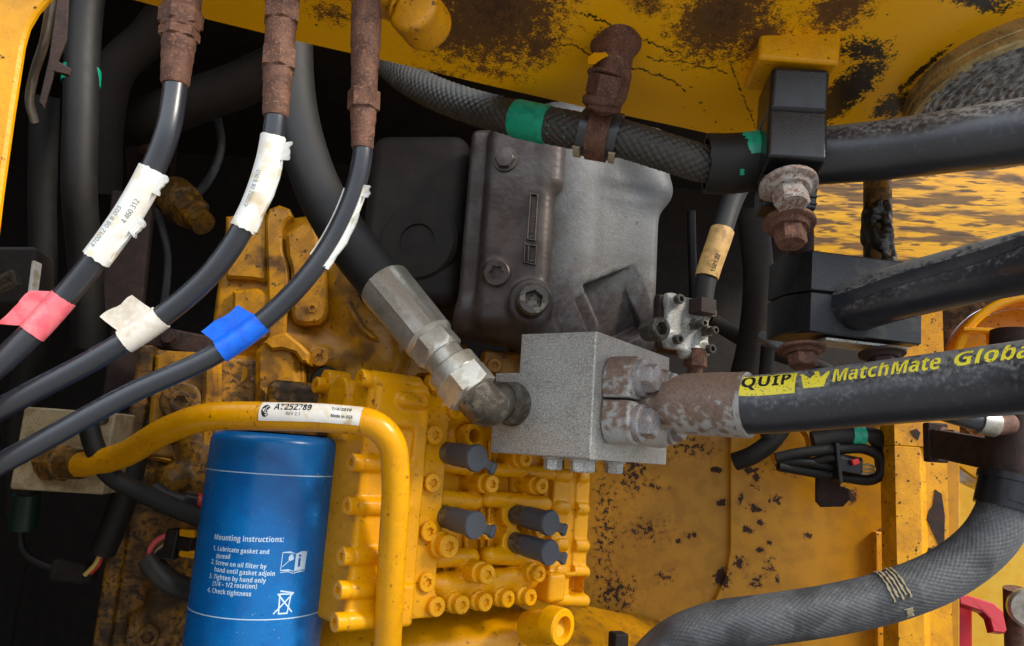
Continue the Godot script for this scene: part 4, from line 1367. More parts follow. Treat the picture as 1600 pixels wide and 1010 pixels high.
# ---------------------------------------------------------------- silver block with its fittings
func manifold() -> void:
	var C := P(922, 718, 0.60)
	var nl := Vector3(-sin(deg_to_rad(35)), 0, cos(deg_to_rad(35)))
	var nr := Vector3(cos(deg_to_rad(35)), 0, sin(deg_to_rad(35)))
	var toward := (nl + nr).normalized()
	var H := hit(925, 517, C, toward).y - C.y
	var lx := func(x: float, y: float) -> Vector2:
		var q := hit(x, y, C, nl) - C
		return Vector2(q.dot(nr), q.y)
	var R: float = (hit(1044, 640, C, nr) - C).dot(-nl)
	var lu: Vector2 = lx.call(812, 560)
	var ln: Vector2 = lx.call(800, 583)
	var ll: Vector2 = lx.call(769, 650)
	var root := thing("manifold_block", "square silver metal manifold block in the middle of the bay", "manifold", C)
	var g := Geo.new()
	g.prism(Transform3D(Basis(nr, Vector3.UP, nl), C - nl * R), PackedVector2Array([Vector2(0, 0), Vector2(0, H), Vector2(lu.x, H), Vector2(lu.x, ln.y), Vector2(ll.x, ln.y), Vector2(ll.x, 0)]), R, 0.0012)
	part("block", g, M.zinc, root)
	for x in [851.0, 893.0]: place("hex", "bolt", M.zinc, root, hit(x, 716, C, nl) * Vector3(1, 0, 1) + Vector3(0, C.y - 0.0, 0) - nl * 0.014, Vector3.DOWN, 0.0080, 0.0105, x)
	for x in [938.0, 982.0]: place("hex", "bolt", M.zinc, root, hit(x, 720, C, nr) * Vector3(1, 0, 1) + Vector3(0, C.y, 0) - nr * 0.014, Vector3.DOWN, 0.0082, 0.0105, x)
	# split flange on the right face
	var fx := Transform3D(Basis(-nl, Vector3.UP, nr), hit(984, 632, C, nr))
	var F := func(x: float, y: float, h: float) -> Vector3: return fx.affine_inverse() * hit(x, y, fx.origin + nr * h, nr)
	var names := [["upper rusty half of the split flange on the silver block", 1.0], ["lower rusty half of the split flange on the silver block", -1.0]]
	for q in names:
		var sg: float = q[1]
		var fl := thing("flange_half", q[0], "flange", fx.origin + Vector3.UP * 0.02 * sg, "split flange halves clamping the large hose")
		var f := Field.new(fx, Vector3(-0.062, -0.045, -0.003), Vector3(0.062, 0.045, 0.036), 0.0015)
		f.rod(Vector3(-0.038, 0.0190 * sg, 0.0), Vector3(-0.038, 0.0190 * sg, 0.0265), 0.0182, 0.003, 0.003)
		f.box(Vector3(-0.045, 0.0100 * sg, 0.0130), Vector3(0.0108, 0.0092, 0.0130), 0.002, 0.003)
		f.box(Vector3(-0.012, 0.0185 * sg, 0.0105), Vector3(0.038, 0.0165, 0.0105), 0.006, 0.004)
		f.cone(Vector3(-0.02, 0.021 * sg, 0.013), Vector3(0.036, 0.0205 * sg, 0.013), 0.0125, 0.0142, 0.004)
		f.rod(Vector3(0.036, 0.0188 * sg, 0.0), Vector3(0.036, 0.0188 * sg, 0.0235), 0.0172, 0.006, 0.003)
		f.rod(Vector3(-0.001, 0, 0.0), Vector3(-0.001, 0, 0.06), 0.0215, 0.001, 0.002, true)
		f.box(Vector3(0, -0.0246 * sg, 0.012), Vector3(0.09, 0.0250, 0.05), 0.001, 0.001, true)
		g = Geo.new()
		f.mesh(g)
		g.stain(func(p: Vector3, nn: Vector3) -> Color: return rusted(p, nn, nn.y * 0.42 + 0.06 - nn.dot(nr) * 0.10))
		part("flange", g, M.zinc_stained, fl)
		place("round_hex", "bolt", M.zinc_bolt, fl, fx * Vector3(-0.038, 0.0188 * sg, 0.0275), nr, 0.0120, 0.0150, 0.3 * sg)
		place("round_hex", "bolt", M.zinc_bolt, fl, fx * Vector3(0.038, 0.0188 * sg, 0.0240), nr, 0.0105, 0.0125, 0.5)
	# elbow fitting on the left face
	var E := hit(801, 632, C, nl)
	root = thing("elbow_fitting", "dark grimy elbow fitting screwed into the silver block", "fitting", E)
	g = Geo.new()
	g.lathe(along(E, nl), [Vector2(-0.003, 0.0185), Vector2(0.0, 0.0195), Vector2(0.0015, 0.0195), Vector3(0.002, 0.0198, 6), Vector3(0.0135, 0.0198, 6), Vector2(0.0145, 0.018), Vector2(0.02, 0.0175)], 30)
	part("collar", g, M.steel_dark, root)
	var w := Pipe.new([[E + nl * 0.01, 0.0165], [E + nl * 0.026, 0.0172], [P(757, 632, 0.598), 0.0178], [P(737, 611, 0.592), 0.0170], [P(727, 599, 0.59), 0.0165]])
	g = Geo.new()
	g.pipe(w, 0.0, w.length, 0.0, 28, 0.003)
	part("elbow", g, M.steel_dark, root)

var rust_noise: FastNoiseLite
func rusted(p: Vector3, _n: Vector3, bias: float) -> Color:
	if rust_noise == null:
		rust_noise = FastNoiseLite.new()
		rust_noise.seed = 33
		rust_noise.frequency = 90.0
		rust_noise.fractal_octaves = 4
	var k := rust_noise.get_noise_3dv(p)
	var k2 := rust_noise.get_noise_3dv(p * 5.0 + Vector3(3, 1, 2))
	var t := smoothstep(-0.10, 0.16, bias + k * 0.55 + k2 * 0.22)
	var c := Color(0.215, 0.115, 0.075).lerp(Color(0.38, 0.25, 0.18), clampf(0.5 + k2 * 1.2, 0.0, 1.0))
	return Color(0.62, 0.63, 0.63).lerp(c, t * 0.92)

func seg(g: Geo, a: Vector3, b: Vector3, prof: Array, sides := 24) -> void:   # profile heights as shares of the run
	var l := (b - a).length()
	var q := []
	for k in prof: q.append(Vector3(k.x * l, k.y, k.z if k is Vector3 else 0.0))
	g.lathe(along(a, b - a), q, sides)

# ---------------------------------------------------------------- filter and steel pipe
func on_round(x: float, y: float, c: Vector3, r: float) -> Vector2:     # angle and height on an upright round body
	var a := CAM.origin - c
	var d := P(x, y, 1.0) - CAM.origin
	var A := d.x * d.x + d.z * d.z
	var B := 2.0 * (a.x * d.x + a.z * d.z)
	var D := a.x * a.x + a.z * a.z - r * r
	var disc := maxf(B * B - 4.0 * A * D, 0.0)
	var t := (-B - sqrt(disc)) / (2.0 * A)
	var q := a + d * t
	return Vector2(atan2(q.x, q.z), q.y)

func print_upright(g: Geo, c: Vector3, r: float, t: PackedVector2Array, a0: float, y0: float, slope := 0.0) -> void:
	for i in t.size() / 3:
		var ids := []
		for k in 3:
			var q := t[i * 3 + k]
			var a := a0 + q.x / r
			var nn := Vector3(sin(a), 0, cos(a))
			ids.append(g.vert(c + nn * (r + 0.00015) + Vector3.UP * (y0 + q.y + q.x * slope), nn, q))
		g.tri(ids[0], ids[1], ids[2])

func filter_and_pipe() -> void:
	var c := P(434, 686, 0.648)
	var r := 0.0545
	var root := thing("oil_filter", "blue spin-on oil filter with white mounting instructions", "oil filter", c - Vector3.UP * 0.26)
	var g := Geo.new()
	g.lathe(Transform3D(Basis(Vector3.RIGHT, PI / 2), c + Vector3.UP * 0.002), [Vector2(-0.003, 0.02), Vector2(-0.002, r - 0.007), Vector2(0.0, r - 0.003), Vector2(0.003, r - 0.0006), Vector2(0.006, r), Vector2(0.25, r), Vector2(0.258, r - 0.006), Vector2(0.26, 0.01)], 96, 50.0)
	part("canister", g, M.blue, root)
	g = Geo.new()
	var lines := [["Mounting instructions:", 335, 843, 443, 847, 8.0, true], ["1. Lubricate gasket and", 333, 859.5, 420, 866, 6.6, true], ["thread", 337.5, 872.5, 359, 873.5, 6.6, true], ["2. Screw on oil filter by", 330, 881, 416, 889, 6.6, true], ["hand until gasket adjoin", 335, 893, 429, 900, 6.6, true], ["3. Tighten by hand only", 327, 903, 415, 911, 6.6, true], ["(1/4 – 1/2 rotation)", 332, 915, 401, 920, 6.6, true], ["4. Check tightness", 324, 925, 392, 932, 6.6, true]]
	for l in lines:
		var p0 := on_round(l[1], l[2], c, r)
		var p1 := on_round(l[3], l[4], c, r)
		var cap: float = l[5] * K * 0.6
		var t := lettering(l[0], l[6], cap, 0.006)
		var wide := 0.0
		for q in t: wide = maxf(wide, q.x)
		var sq := (p1.x - p0.x) * r / wide
		for i in t.size(): t[i].x *= sq
		print_upright(g, c, r, t, p0.x, p0.y, (p1.y - p0.y) / ((p1.x - p0.x) * r))
	part("instructions", g, M.ink_white, root)
	# picture signs: open book and crossed-out bin
	g = Geo.new()
	var px := K * 0.6
	var ic := func(x: float, y: float, shapes: Array, lw: float, fills: Array) -> void:
		var p0 := on_round(x, y, c, r)
		for s in shapes:
			var pl := PackedVector2Array()
			for q in s: pl.append(Vector2(q[0] * px * 1.12, -q[1] * px))
			print_upright(g, c, r, stroke(pl, lw * px, 0.006), p0.x, p0.y)
		for s in fills:
			var pl := PackedVector2Array()
			for q in s: pl.append(Vector2(q[0] * px * 1.12, -q[1] * px))
			print_upright(g, c, r, filled(pl, 0.006), p0.x, p0.y)
	ic.call(441, 862, [[[19, 4], [11, 0.5], [1, 1.5], [0.5, 28], [11, 27], [19, 30], [28, 27], [37, 28]], [[0.5, 31], [11, 30], [19, 33], [28, 30], [37, 31]], [[2, 23], [12, 13]]], 1.0, [[[20, 4], [28, 0.5], [37.5, 1], [36.5, 28], [28, 26.5], [20, 29]], [[10, 13], [10, 8], [13, 4.5], [16, 5], [13.5, 8.5], [15, 10.5], [18, 8.5], [17, 12.5], [12.5, 14.5]]])
	ic.call(431, 923, [[[0, 34], [25, 5]], [[3, 5], [26, 33]], [[6, 5], [7, 34], [19, 34], [22, 6]], [[6, 1], [26, 5]], [[6, 5.5], [23, 6.5]]], 2.2, [])
	part("pictograms", g, M.ink_white, root)
	g = Geo.new()
	var pi := on_round(469, 868, c, r)
	print_upright(g, c, r + 0.0001, lettering("i", true, 17.0 * px, 0.006), pi.x - 2.5 * px / r, pi.y - 17.0 * px)
	part("letter", g, M.ink_blue, root)
	for y in [741.0, 969.0]:
		var pm := on_round(410, y, c, r)
		g = Geo.new()
		g.lathe(Transform3D(Basis(Vector3.RIGHT, PI / 2), Vector3(c.x, c.y + pm.y, c.z)), [Vector2(-0.0004, r + 0.0001), Vector2(0.0, r + 0.0002), Vector2(0.0004, r + 0.0001)], 96, 50.0, false, false)
		part("line", g, M.ink_white, root)
	g = Geo.new()
	var frng := RandomNumberGenerator.new()
	frng.seed = 5
	for k in 80:
		var edge := frng.randf() < 0.35
		var q := on_round(frng.randf_range(490, 512) if edge else frng.randf_range(335, 500), frng.randf_range(690, 1040), c, r)
		var z := frng.randf_range(0.00015, 0.0005)
		print_upright(g, c, r + 0.0001, PackedVector2Array([Vector2(0, 0), Vector2(z, z * (2.5 if edge else 0.5)), Vector2(z * 0.1, z * (3.0 if edge else 1.0)), Vector2(0, 0), Vector2(z * 0.1, z * (3.0 if edge else 1.0)), Vector2(-z * 0.7, z * 0.4)]), q.x, q.y)
	var sc := part("scuffs", g, M.sticker, root)
	sc.set_meta("kind", "stuff")
	# filter head above
	root = thing("filter_head", "grimy yellow filter head directly above the blue filter", "filter head", c + Vector3.UP * 0.004)
	g = Geo.new()
	g.lathe(Transform3D(Basis(Vector3.RIGHT, -PI / 2), c + Vector3.UP * 0.0052), [Vector2(0, 0.044), Vector2(0.004, 0.046), Vector2(0.006, 0.047), Vector2(0.02, 0.046), Vector2(0.024, 0.04), Vector2(0.024, 0.001)], 64)
	part("flange", g, M.yellow_grimy, root)
	g = Geo.new()
	g.box(yawed(c + Vector3(0.0, 0.028, -0.10), 10), Vector3(0.07, 0.05, 0.16), 0.008)
	part("neck", g, M.yellow_grimy, root)
	# yellow steel pipe
	var w := Pipe.new([[P(88, 722, 0.675), 0.0112], [P(128, 726, 0.66), 0.0112], [P(190, 712, 0.64), 0.0112], [P(262, 672, 0.60), 0.0111], [P(325, 652, 0.58), 0.0110], [P(430, 651, 0.57), 0.0110], [P(530, 655, 0.568), 0.0110], [P(584, 664, 0.568), 0.0110], [P(610, 690, 0.57), 0.0110], [P(618, 740, 0.573), 0.0110], [P(612, 880, 0.583), 0.0111], [P(602, 1060, 0.60), 0.0113]])
	root = thing("steel_pipe", "bent yellow steel pipe passing over the blue filter and down", "pipe", P(128, 726, 0.66))
	g = Geo.new()
	g.pipe(w, 0.0, w.length, 0.0, 32, 0.004)
	part("tube", g, M.yellow, root)
	g = Geo.new()
	seg(g, P(78, 722, 0.682), P(128, 726, 0.662), [Vector2(0.0, 0.016), Vector3(0.02, 0.0182, 6), Vector3(0.42, 0.0182, 6), Vector2(0.5, 0.016), Vector2(0.52, 0.0142), Vector2(1.0, 0.013)], 24)
	part("nut", g, M.yellow_grimy, root, "rusty yellow nut")
	# sticker on the pipe
	var s0 := w.near(P(413, 650, 0.57))
	var s1 := w.near(P(566, 657, 0.568))
	g = Geo.new()
	g.wrap(w, s0, s1, -0.35, 1.15, 0.00005, 0.0004, 16, 30, 0.0)
	var st := part("sticker", g, M.sticker, root, "white part number sticker")
	g = Geo.new()
	var u := K * 0.56
	print_on(g, w, lettering("AT252789", true, 11.5 * u, 0.005, 0.0, 0.80), s0 + 23 * u, 0.42, 0.0006)
	print_on(g, w, lettering("*A", false, 8.0 * u, 0.005), s0 + 68 * u, 0.55, 0.0006)
	print_on(g, w, lettering("REV 2.1", false, 5.0 * u, 0.005), s0 + 43 * u, 0.06, 0.0006)
	print_on(g, w, lettering("1/4/2019", true, 5.5 * u, 0.005), s0 + 111 * u, 0.55, 0.0006)
	print_on(g, w, lettering("Made in USA", true, 4.6 * u, 0.005, 0.0, 0.9), s0 + 112 * u, 0.06, 0.0006)
	var ring := PackedVector2Array()
	for k in 22: ring.append(Vector2(10.5 * u + cos(0.6 + k * 0.24) * 6.2 * u, sin(0.6 + k * 0.24) * 9.5 * u))
	print_on(g, w, stroke(ring, 1.0 * u, 0.004), s0, 0.36, 0.0006)
	print_on(g, w, stroke(PackedVector2Array([Vector2(10, 5) * u, Vector2(8, -5) * u, Vector2(14, -5) * u]), 1.3 * u, 0.004), s0, 0.36, 0.0006)
	print_on(g, w, stroke(PackedVector2Array([Vector2(17, 5.5) * u, Vector2(12.5, 5) * u, Vector2(11, -2.5) * u, Vector2(15, -2.5) * u]), 1.1 * u, 0.004), s0, 0.36, 0.0006)
	part("printing", g, M.ink_black, st)
	# pale terminal block
	var bo := P(118, 704, 0.70)
	root = thing("terminal_block", "pale beige metal block where the yellow pipe ends", "block", bo)
	g = Geo.new()
	g.box(yawed(bo, 6, 0, 0), Vector3(0.080, 0.074, 0.05), 0.0022)
	part("block", g, M.beige, root)
	place("socket", "bolt", M.steel_dark, root, P(158, 655, 0.672), Vector3(0.1, 0, 1), 0.006, 0.005)

# ---------------------------------------------------------------- hoses
func flap(g: Geo, w: Pipe, s0: float, s1: float, ang: float, out: float, skew := 0.0, thick := 0.0007, bend := 0.0) -> void:
	var rows := 9
	var cols := 9
	for side in 2:
		var p := PackedVector3Array()
		var no := PackedVector3Array()
		var tx := PackedVector2Array()
		for i in rows:
			for k in cols:
				var u := float(i) / (rows - 1)
				var t := float(k) / (cols - 1)
				var s := lerpf(s0, s1, t)
				var base := w.at(s, ang, 0.0)
				var nn := w.nor(s, ang)
				var tan := nn.cross(w.dir(s)).normalized()
				p.append(base + nn * (out * u) * (1.0 + 0.05 * sin(t * 9.0 + s0 * 300.0)) + w.dir(s) * skew * u + tan * (bend * u * u + 0.0009 * u * sin(t * 7.0 + s0 * 500.0) + 0.0005 * u * sin(t * 17.0 + u * 5.0) + (thick / 2.0 if side else -thick / 2.0)))
				no.append(tan * (1.0 if side else -1.0)); tx.append(Vector2(u, t))
		g.grid(p, no, tx, rows, cols)

func fitting(root: Node3D, called: String, a: Vector3, b: Vector3, prof: Array, m: Material) -> void:
	var g := Geo.new()
	seg(g, a, b, prof, 24)
	part(called, g, m, root)
	if called == "fitting":      # the steel line that it screws on to
		g = Geo.new()
		g.cone_tube(a + (a - b).normalized() * 0.14, a + (b - a) * 0.02, 0.0085)
		part("steel_line", g, m, root)

func hoses() -> void:
	# three thin control hoses in front
	var px := K * 0.42
	var w := Pipe.new([[P(276, 110, 0.428), 0.0066], [P(272, 150, 0.425), 0.0066], [P(262, 205, 0.42), 0.0066], [P(240, 262, 0.418), 0.0066], [P(203, 330, 0.415), 0.0066], [P(150, 405, 0.412), 0.0066], [P(100, 465, 0.408), 0.0066], [P(45, 525, 0.40), 0.0066], [P(-25, 588, 0.39), 0.0066], [P(-120, 660, 0.38), 0.0066]])
	var root := thing("control_hose", "thin black hose nearest the left edge with a long white tag and pink marker", "hose", P(272, 130, 0.425), "thin control hoses hanging from rusty fittings")
	var g := Geo.new()
	g.pipe(w, 0.0, w.length, 0.0, 28, 0.004)
	part("hose", g, M.rubber_dust_sheen_left, root)
	fitting(root, "fitting", P(291, -60, 0.435), P(273, 133, 0.426), [Vector2(0, 0.0105), Vector2(0.38, 0.0104), Vector2(0.40, 0.0098), Vector3(0.405, 0.0122, 6), Vector3(0.52, 0.0122, 6), Vector2(0.535, 0.0106), Vector2(0.56, 0.0104), Vector3(0.565, 0.0112, 6), Vector3(0.63, 0.0112, 6), Vector2(0.64, 0.0092), Vector2(0.70, 0.0094), Vector2(0.71, 0.0089), Vector2(0.80, 0.0088), Vector2(0.81, 0.0084), Vector2(0.90, 0.0083), Vector2(0.905, 0.0080), Vector2(0.98, 0.0079), Vector2(1.0, 0.0070)], M.rust)
	var s0 := w.near(P(238, 264, 0.418))
	var s1 := w.near(P(148, 406, 0.412))
	g = Geo.new()
	g.wrap(w, s0, s1, -PI, PI - 0.02, 0.0001, 0.0011, 32, 24, 0.0012, 4)
	flap(g, w, s0 + 0.001, s0 + 0.0125, 1.25, 0.0052, 0.0, 0.0008, 0.001)
	flap(g, w, s0 + 0.026, s1 - 0.004, 1.45, 0.0030, 0.0, 0.0012, -0.001)
	flap(g, w, s0 + 0.026, s0 + 0.036, 1.3, 0.0060, 0.002, 0.0014, 0.001)
	var tg := part("tag_sleeve", g, M.sticker, root, "dirty white tag sleeve with torn edge")
	g = Geo.new()
	print_on(g, w, lettering("470012 08 B 003", false, 0.0026, 0.004), s1 - 0.006, -0.05, 0.00125, -1.0)
	print_on(g, w, lettering("4 460 312", false, 0.0024, 0.004), s1 - 0.026, 0.75, 0.00125, -1.0)
	part("printing", g, M.ink_grey, tg)
	s0 = w.near(P(100, 466, 0.408)); s1 = w.near(P(48, 522, 0.40))
	g = Geo.new()
	g.wrap(w, s0, s1, -PI, PI - 0.02, 0.0001, 0.0006, 32, 8, 0.0004, 7)
	flap(g, w, s0 + 0.0005, s1 - 0.0005, -1.35, 0.0085, 0.006, 0.0007, 0.002)
	part("marker_tape", g, M.tape_pink, root, "pink marker tape flag")
	# second
	w = Pipe.new([[P(433, 150, 0.432), 0.0062], [P(430, 190, 0.43), 0.0062], [P(419, 255, 0.428), 0.0062], [P(388, 340, 0.425), 0.0062], [P(332, 425, 0.422), 0.0062], [P(250, 497, 0.418), 0.0062], [P(150, 560, 0.41), 0.0062], [P(40, 618, 0.40), 0.0062], [P(-70, 676, 0.39), 0.0062]])
	root = thing("control_hose", "middle one of three thin black hoses with white tag and white tape flag", "hose", P(430, 190, 0.43), "thin control hoses hanging from rusty fittings")
	g = Geo.new()
	g.pipe(w, 0.0, w.length, 0.0, 28, 0.004)
	part("hose", g, M.rubber_dust_sheen_left, root)
	fitting(root, "fitting", P(445, -60, 0.445), P(430, 183, 0.43), [Vector2(0, 0.0100), Vector2(0.28, 0.0099), Vector3(0.285, 0.0108, 6), Vector3(0.40, 0.0108, 6), Vector2(0.41, 0.0088), Vector2(0.58, 0.0086), Vector3(0.585, 0.0104, 6), Vector3(0.70, 0.0104, 6), Vector2(0.71, 0.0083), Vector2(0.78, 0.0085), Vector2(0.79, 0.0079), Vector2(0.88, 0.0078), Vector2(0.89, 0.0075), Vector2(0.98, 0.0074), Vector2(1.0, 0.0066)], M.rust)
	s0 = w.near(P(428, 212, 0.428)); s1 = w.near(P(375, 357, 0.425))
	g = Geo.new()
	g.wrap(w, s0, s1, -PI, PI - 0.02, 0.0001, 0.0010, 32, 24, 0.0010, 14)
	flap(g, w, s0 + 0.004, s0 + 0.014, 1.3, 0.0050, -0.002, 0.0008, 0.002)
	flap(g, w, s0 + 0.012, s1 - 0.002, 1.5, 0.0024, 0.0, 0.0010, 0.0)
	tg = part("tag_sleeve", g, M.sticker, root, "white tag sleeve with torn edge")
	g = Geo.new()
	print_on(g, w, lettering("470012 08 B 003", false, 0.0022, 0.004), s1 - 0.012, 0.0, 0.00115, -1.0)
	part("printing", g, M.ink_grey, tg)
	s0 = w.near(P(252, 496, 0.418)); s1 = w.near(P(192, 533, 0.413))
	g = Geo.new()
	g.wrap(w, s0, s1, -PI, PI - 0.02, 0.0001, 0.0010, 32, 8, 0.0003, 17)
	flap(g, w, s0 + 0.001, s1 - 0.001, -1.3, 0.0130, 0.004, 0.0006, -0.003)
	part("marker_tape", g, M.tape_white, root, "white marker tape flag")
	# third
	w = Pipe.new([[P(567, 210, 0.452), 0.0060], [P(566, 245, 0.45), 0.0060], [P(552, 305, 0.448), 0.0060], [P(520, 375, 0.445), 0.0060], [P(476, 437, 0.44), 0.0060], [P(415, 498, 0.435), 0.0060], [P(338, 553, 0.428), 0.0060], [P(200, 617, 0.415), 0.0060], [P(60, 693, 0.40), 0.0060], [P(-80, 768, 0.385), 0.0060]])
	root = thing("control_hose", "thin black hose with a bright blue marker flag and a clear tag", "hose", P(566, 230, 0.45), "thin control hoses hanging from rusty fittings")
	g = Geo.new()
	g.pipe(w, 0.0, w.length, 0.0, 28, 0.004)
	part("hose", g, M.rubber_dust_sheen_left, root)
	fitting(root, "fitting", P(573, 10, 0.462), P(566, 233, 0.45), [Vector2(0, 0.0094), Vector2(0.29, 0.0093), Vector2(0.31, 0.0088), Vector2(0.42, 0.0087), Vector2(0.43, 0.0082), Vector2(0.60, 0.0080), Vector3(0.605, 0.0099, 6), Vector3(0.73, 0.0099, 6), Vector2(0.74, 0.0078), Vector2(0.81, 0.0078), Vector2(0.82, 0.0073), Vector2(0.90, 0.0072), Vector2(0.91, 0.0069), Vector2(0.98, 0.0068), Vector2(1.0, 0.0062)], M.rust)
	s0 = w.near(P(557, 290, 0.448)); s1 = w.near(P(497, 412, 0.44))
	g = Geo.new()
	g.wrap(w, s0, s1, 0.95, 2.6, 0.0001, 0.0010, 14, 24, 0.002, 24)
	g.wrap(w, s0 + 0.004, s1 - 0.002, -1.75, -1.15, 0.0001, 0.0008, 8, 24, 0.001, 25)
	flap(g, w, s0 - 0.001, s0 + 0.006, 1.1, 0.0045, 0.0, 0.0008, 0.001)
	flap(g, w, s0 + 0.016, s1, 1.25, 0.0040, 0.0, 0.0010, -0.001)
	part("tag_sleeve", g, M.sticker, root, "peeling strips of a clear tag")
	s0 = w.near(P(408, 503, 0.434)); s1 = w.near(P(343, 549, 0.428))
	g = Geo.new()
	g.wrap(w, s0, s1, -PI, PI - 0.02, 0.0001, 0.0010, 32, 8, 0.0002, 27)
	flap(g, w, s0 + 0.0005, s1 - 0.0005, -1.35, 0.0098, 0.003, 0.0007, 0.001)
	part("marker_tape", g, M.tape_blue, root, "bright blue marker tape flag")

	# thick hose coming down to the elbow
	w = Pipe.new([[P(470, -60, 0.80), 0.0215], [P(456, 60, 0.77), 0.0215], [P(463, 180, 0.735), 0.0215], [P(493, 285, 0.70), 0.0215], [P(533, 360, 0.672), 0.0215], [P(572, 412, 0.652), 0.0215], [P(608, 455, 0.635), 0.0215]])
	root = thing("pressure_hose", "thick black hose ending in a crimped silver ferrule at the elbow", "hose", P(606, 453, 0.635))
	g = Geo.new()
	g.pipe(w, 0.0, w.length, 0.0, 40, 0.006)
	part("hose", g, M.rubber_dark, root)
	var a := P(602, 447, 0.638)
	var b := P(676, 537, 0.607)
	g = Geo.new()
	g.lathe(along(a, b - a), [Vector2(0, 0.0225), Vector2(0.0012, 0.0232)], 36)
	var l := (b - a).length()
	var rings := []
	for k in 15:
		var t := k / 14.0
		var ring := PackedVector3Array()
		var xf := along(a, b - a)
		for i in 72:
			var an := TAU * i / 72.0
			var rr := lerpf(0.0234, 0.0215, t)
			if t > 0.93: rr *= 1.0 - (t - 0.93) * 3.0
			rr += 0.0005 * (smoothstep(0.75, 0.95, cos(an * 8.0)) - 0.5) * (1.0 if t < 0.9 else 0.2)
			ring.append(xf * Vector3(cos(an) * rr, sin(an) * rr, l * t))
		rings.append(ring)
	g.loft(rings, true, true, 22.0)
	part("ferrule", g, M.steel, root)
	var e := P(741, 617, 0.588)
	fitting(root, "hex_collar", P(672, 533, 0.608), P(692, 557, 0.601), [Vector2(0, 0.0165), Vector3(0.05, 0.0205, 6), Vector3(0.8, 0.0205, 6), Vector2(1.0, 0.0170)], M.steel)
	fitting(root, "neck", P(688, 553, 0.603), P(712, 582, 0.596), [Vector2(0, 0.0165), Vector2(0.6, 0.0165), Vector2(0.62, 0.0172), Vector2(1, 0.0172)], M.steel)
	fitting(root, "swivel_nut", P(704, 572, 0.598), e, [Vector2(0, 0.0195), Vector2(0.04, 0.0212), Vector2(0.38, 0.0212), Vector2(0.40, 0.0208), Vector3(0.41, 0.0232, 6), Vector3(0.93, 0.0232, 6), Vector2(1.0, 0.0195)], M.steel)

	# braided hose under the plate
	w = Pipe.new([[P(540, 20, 0.86), 0.0150], [P(592, 82, 0.80), 0.0150], [P(635, 122, 0.73), 0.0150], [P(710, 158, 0.675), 0.0150], [P(815, 187, 0.63), 0.0150], [P(905, 205, 0.61), 0.0150], [P(968, 216, 0.603), 0.0150], [P(1040, 238, 0.598), 0.0148], [P(1105, 257, 0.597), 0.0148], [P(1150, 260, 0.597), 0.0148]])
	root = thing("braided_hose", "black braided hose under the yellow plate with green tape", "hose", P(905, 205, 0.61))
	g = Geo.new()
	g.braid(w, 0.0, w.length, 14, 0.0072, 0.0015, 7)
	part("braid", g, M.braid, root)
	s0 = w.near(P(806, 186, 0.632)); s1 = w.near(P(858, 196, 0.618))
	g = Geo.new()
	g.wrap(w, s0, s1, -PI, PI, 0.0002, 0.0012, 40, 6, 0.0004, 31)
	part("marker_tape", g, M.tape_green, root, "green marker tape")
	g = Geo.new()
	var rng := RandomNumberGenerator.new()
	rng.seed = 77
	for k in 26:
		var s := s1 + 0.002 + rng.randf() * 0.017
		var an := rng.randf_range(-1.2, 1.3)
		var t := PackedVector2Array([Vector2(0, 0), Vector2(0.0016, 0.0014), Vector2(0, 0.0028), Vector2(0, 0), Vector2(0, 0.0028), Vector2(-0.0012, 0.0013)])
		print_on(g, w, t, s, an, -0.00005)
	var fl := part("tape_flecks", g, M.tape_green, root, "flecks of green tape left in the braid")
	fl.set_meta("kind", "stuff")
	w = Pipe.new([[P(1101, 256, 0.597), 0.0232], [P(1145, 256, 0.595), 0.0232], [P(1195, 250, 0.592), 0.0225], [P(1280, 244, 0.585), 0.0225], [P(1390, 234, 0.56), 0.0225], [P(1500, 219, 0.53), 0.0225], [P(1600, 205, 0.508), 0.0225], [P(1800, 175, 0.46), 0.0225]])
	s0 = w.near(P(1192, 250, 0.592))
	g = Geo.new()
	g.wrap(w, 0.0, s0, -PI, PI, -0.003, 0.0008, 44, 10, 0.0016, 5)
	part("end_sleeve", g, M.rubber_dark, root)
	g = Geo.new()
	g.wrap(w, s0 - 0.017, s0, -0.1, 1.0, 0.0009, 0.0012, 14, 8, 0.004, 9)
	g.wrap(w, s0 - 0.023, s0 - 0.019, -0.75, -0.55, 0.0009, 0.0012, 6, 4, 0.001, 10)
	part("tape_scrap", g, M.tape_green, root, "scrap of green tape")
	g = Geo.new()
	g.pipe(w, s0, w.length, 0.0, 48, 0.006)
	part("smooth_hose", g, M.rubber_dust_sheen_up, root)

	# the large printed hose
	var A := P(1003, 632, 0.640)
	w = Pipe.new([[P(1150, 632, 0.596), 0.0233], [P(1166, 633, 0.591), 0.0233], [P(1240, 628, 0.575), 0.0233], [P(1330, 619, 0.552), 0.0233], [P(1450, 606, 0.517), 0.0233], [P(1540, 596, 0.49), 0.0233], [P(1620, 587, 0.465), 0.0233], [P(1760, 568, 0.42), 0.0233]])
	root = thing("printed_hose", "large black hose with yellow printing leaving the silver block", "hose", P(1162, 633, 0.592))
	g = Geo.new()
	g.pipe(w, 0.0, w.length, 0.0, 56, 0.005)
	part("hose", g, M.rubber_dust_sheen_up, root)
	var cw := Pipe.new([[P(985, 634, 0.648), 0.0200], [P(1010, 633, 0.639), 0.0196], [P(1042, 632, 0.628), 0.0190], [P(1050, 632, 0.6245), 0.0205], [P(1060, 632, 0.621), 0.0238], [P(1072, 632, 0.618), 0.0254], [P(1120, 632, 0.605), 0.0260], [P(1160, 633, 0.594), 0.0262], [P(1170, 633, 0.591), 0.0258]])
	g = Geo.new()
	g.pipe(cw, 0.0, cw.length - 0.001, 0.0, 128, 0.0012)
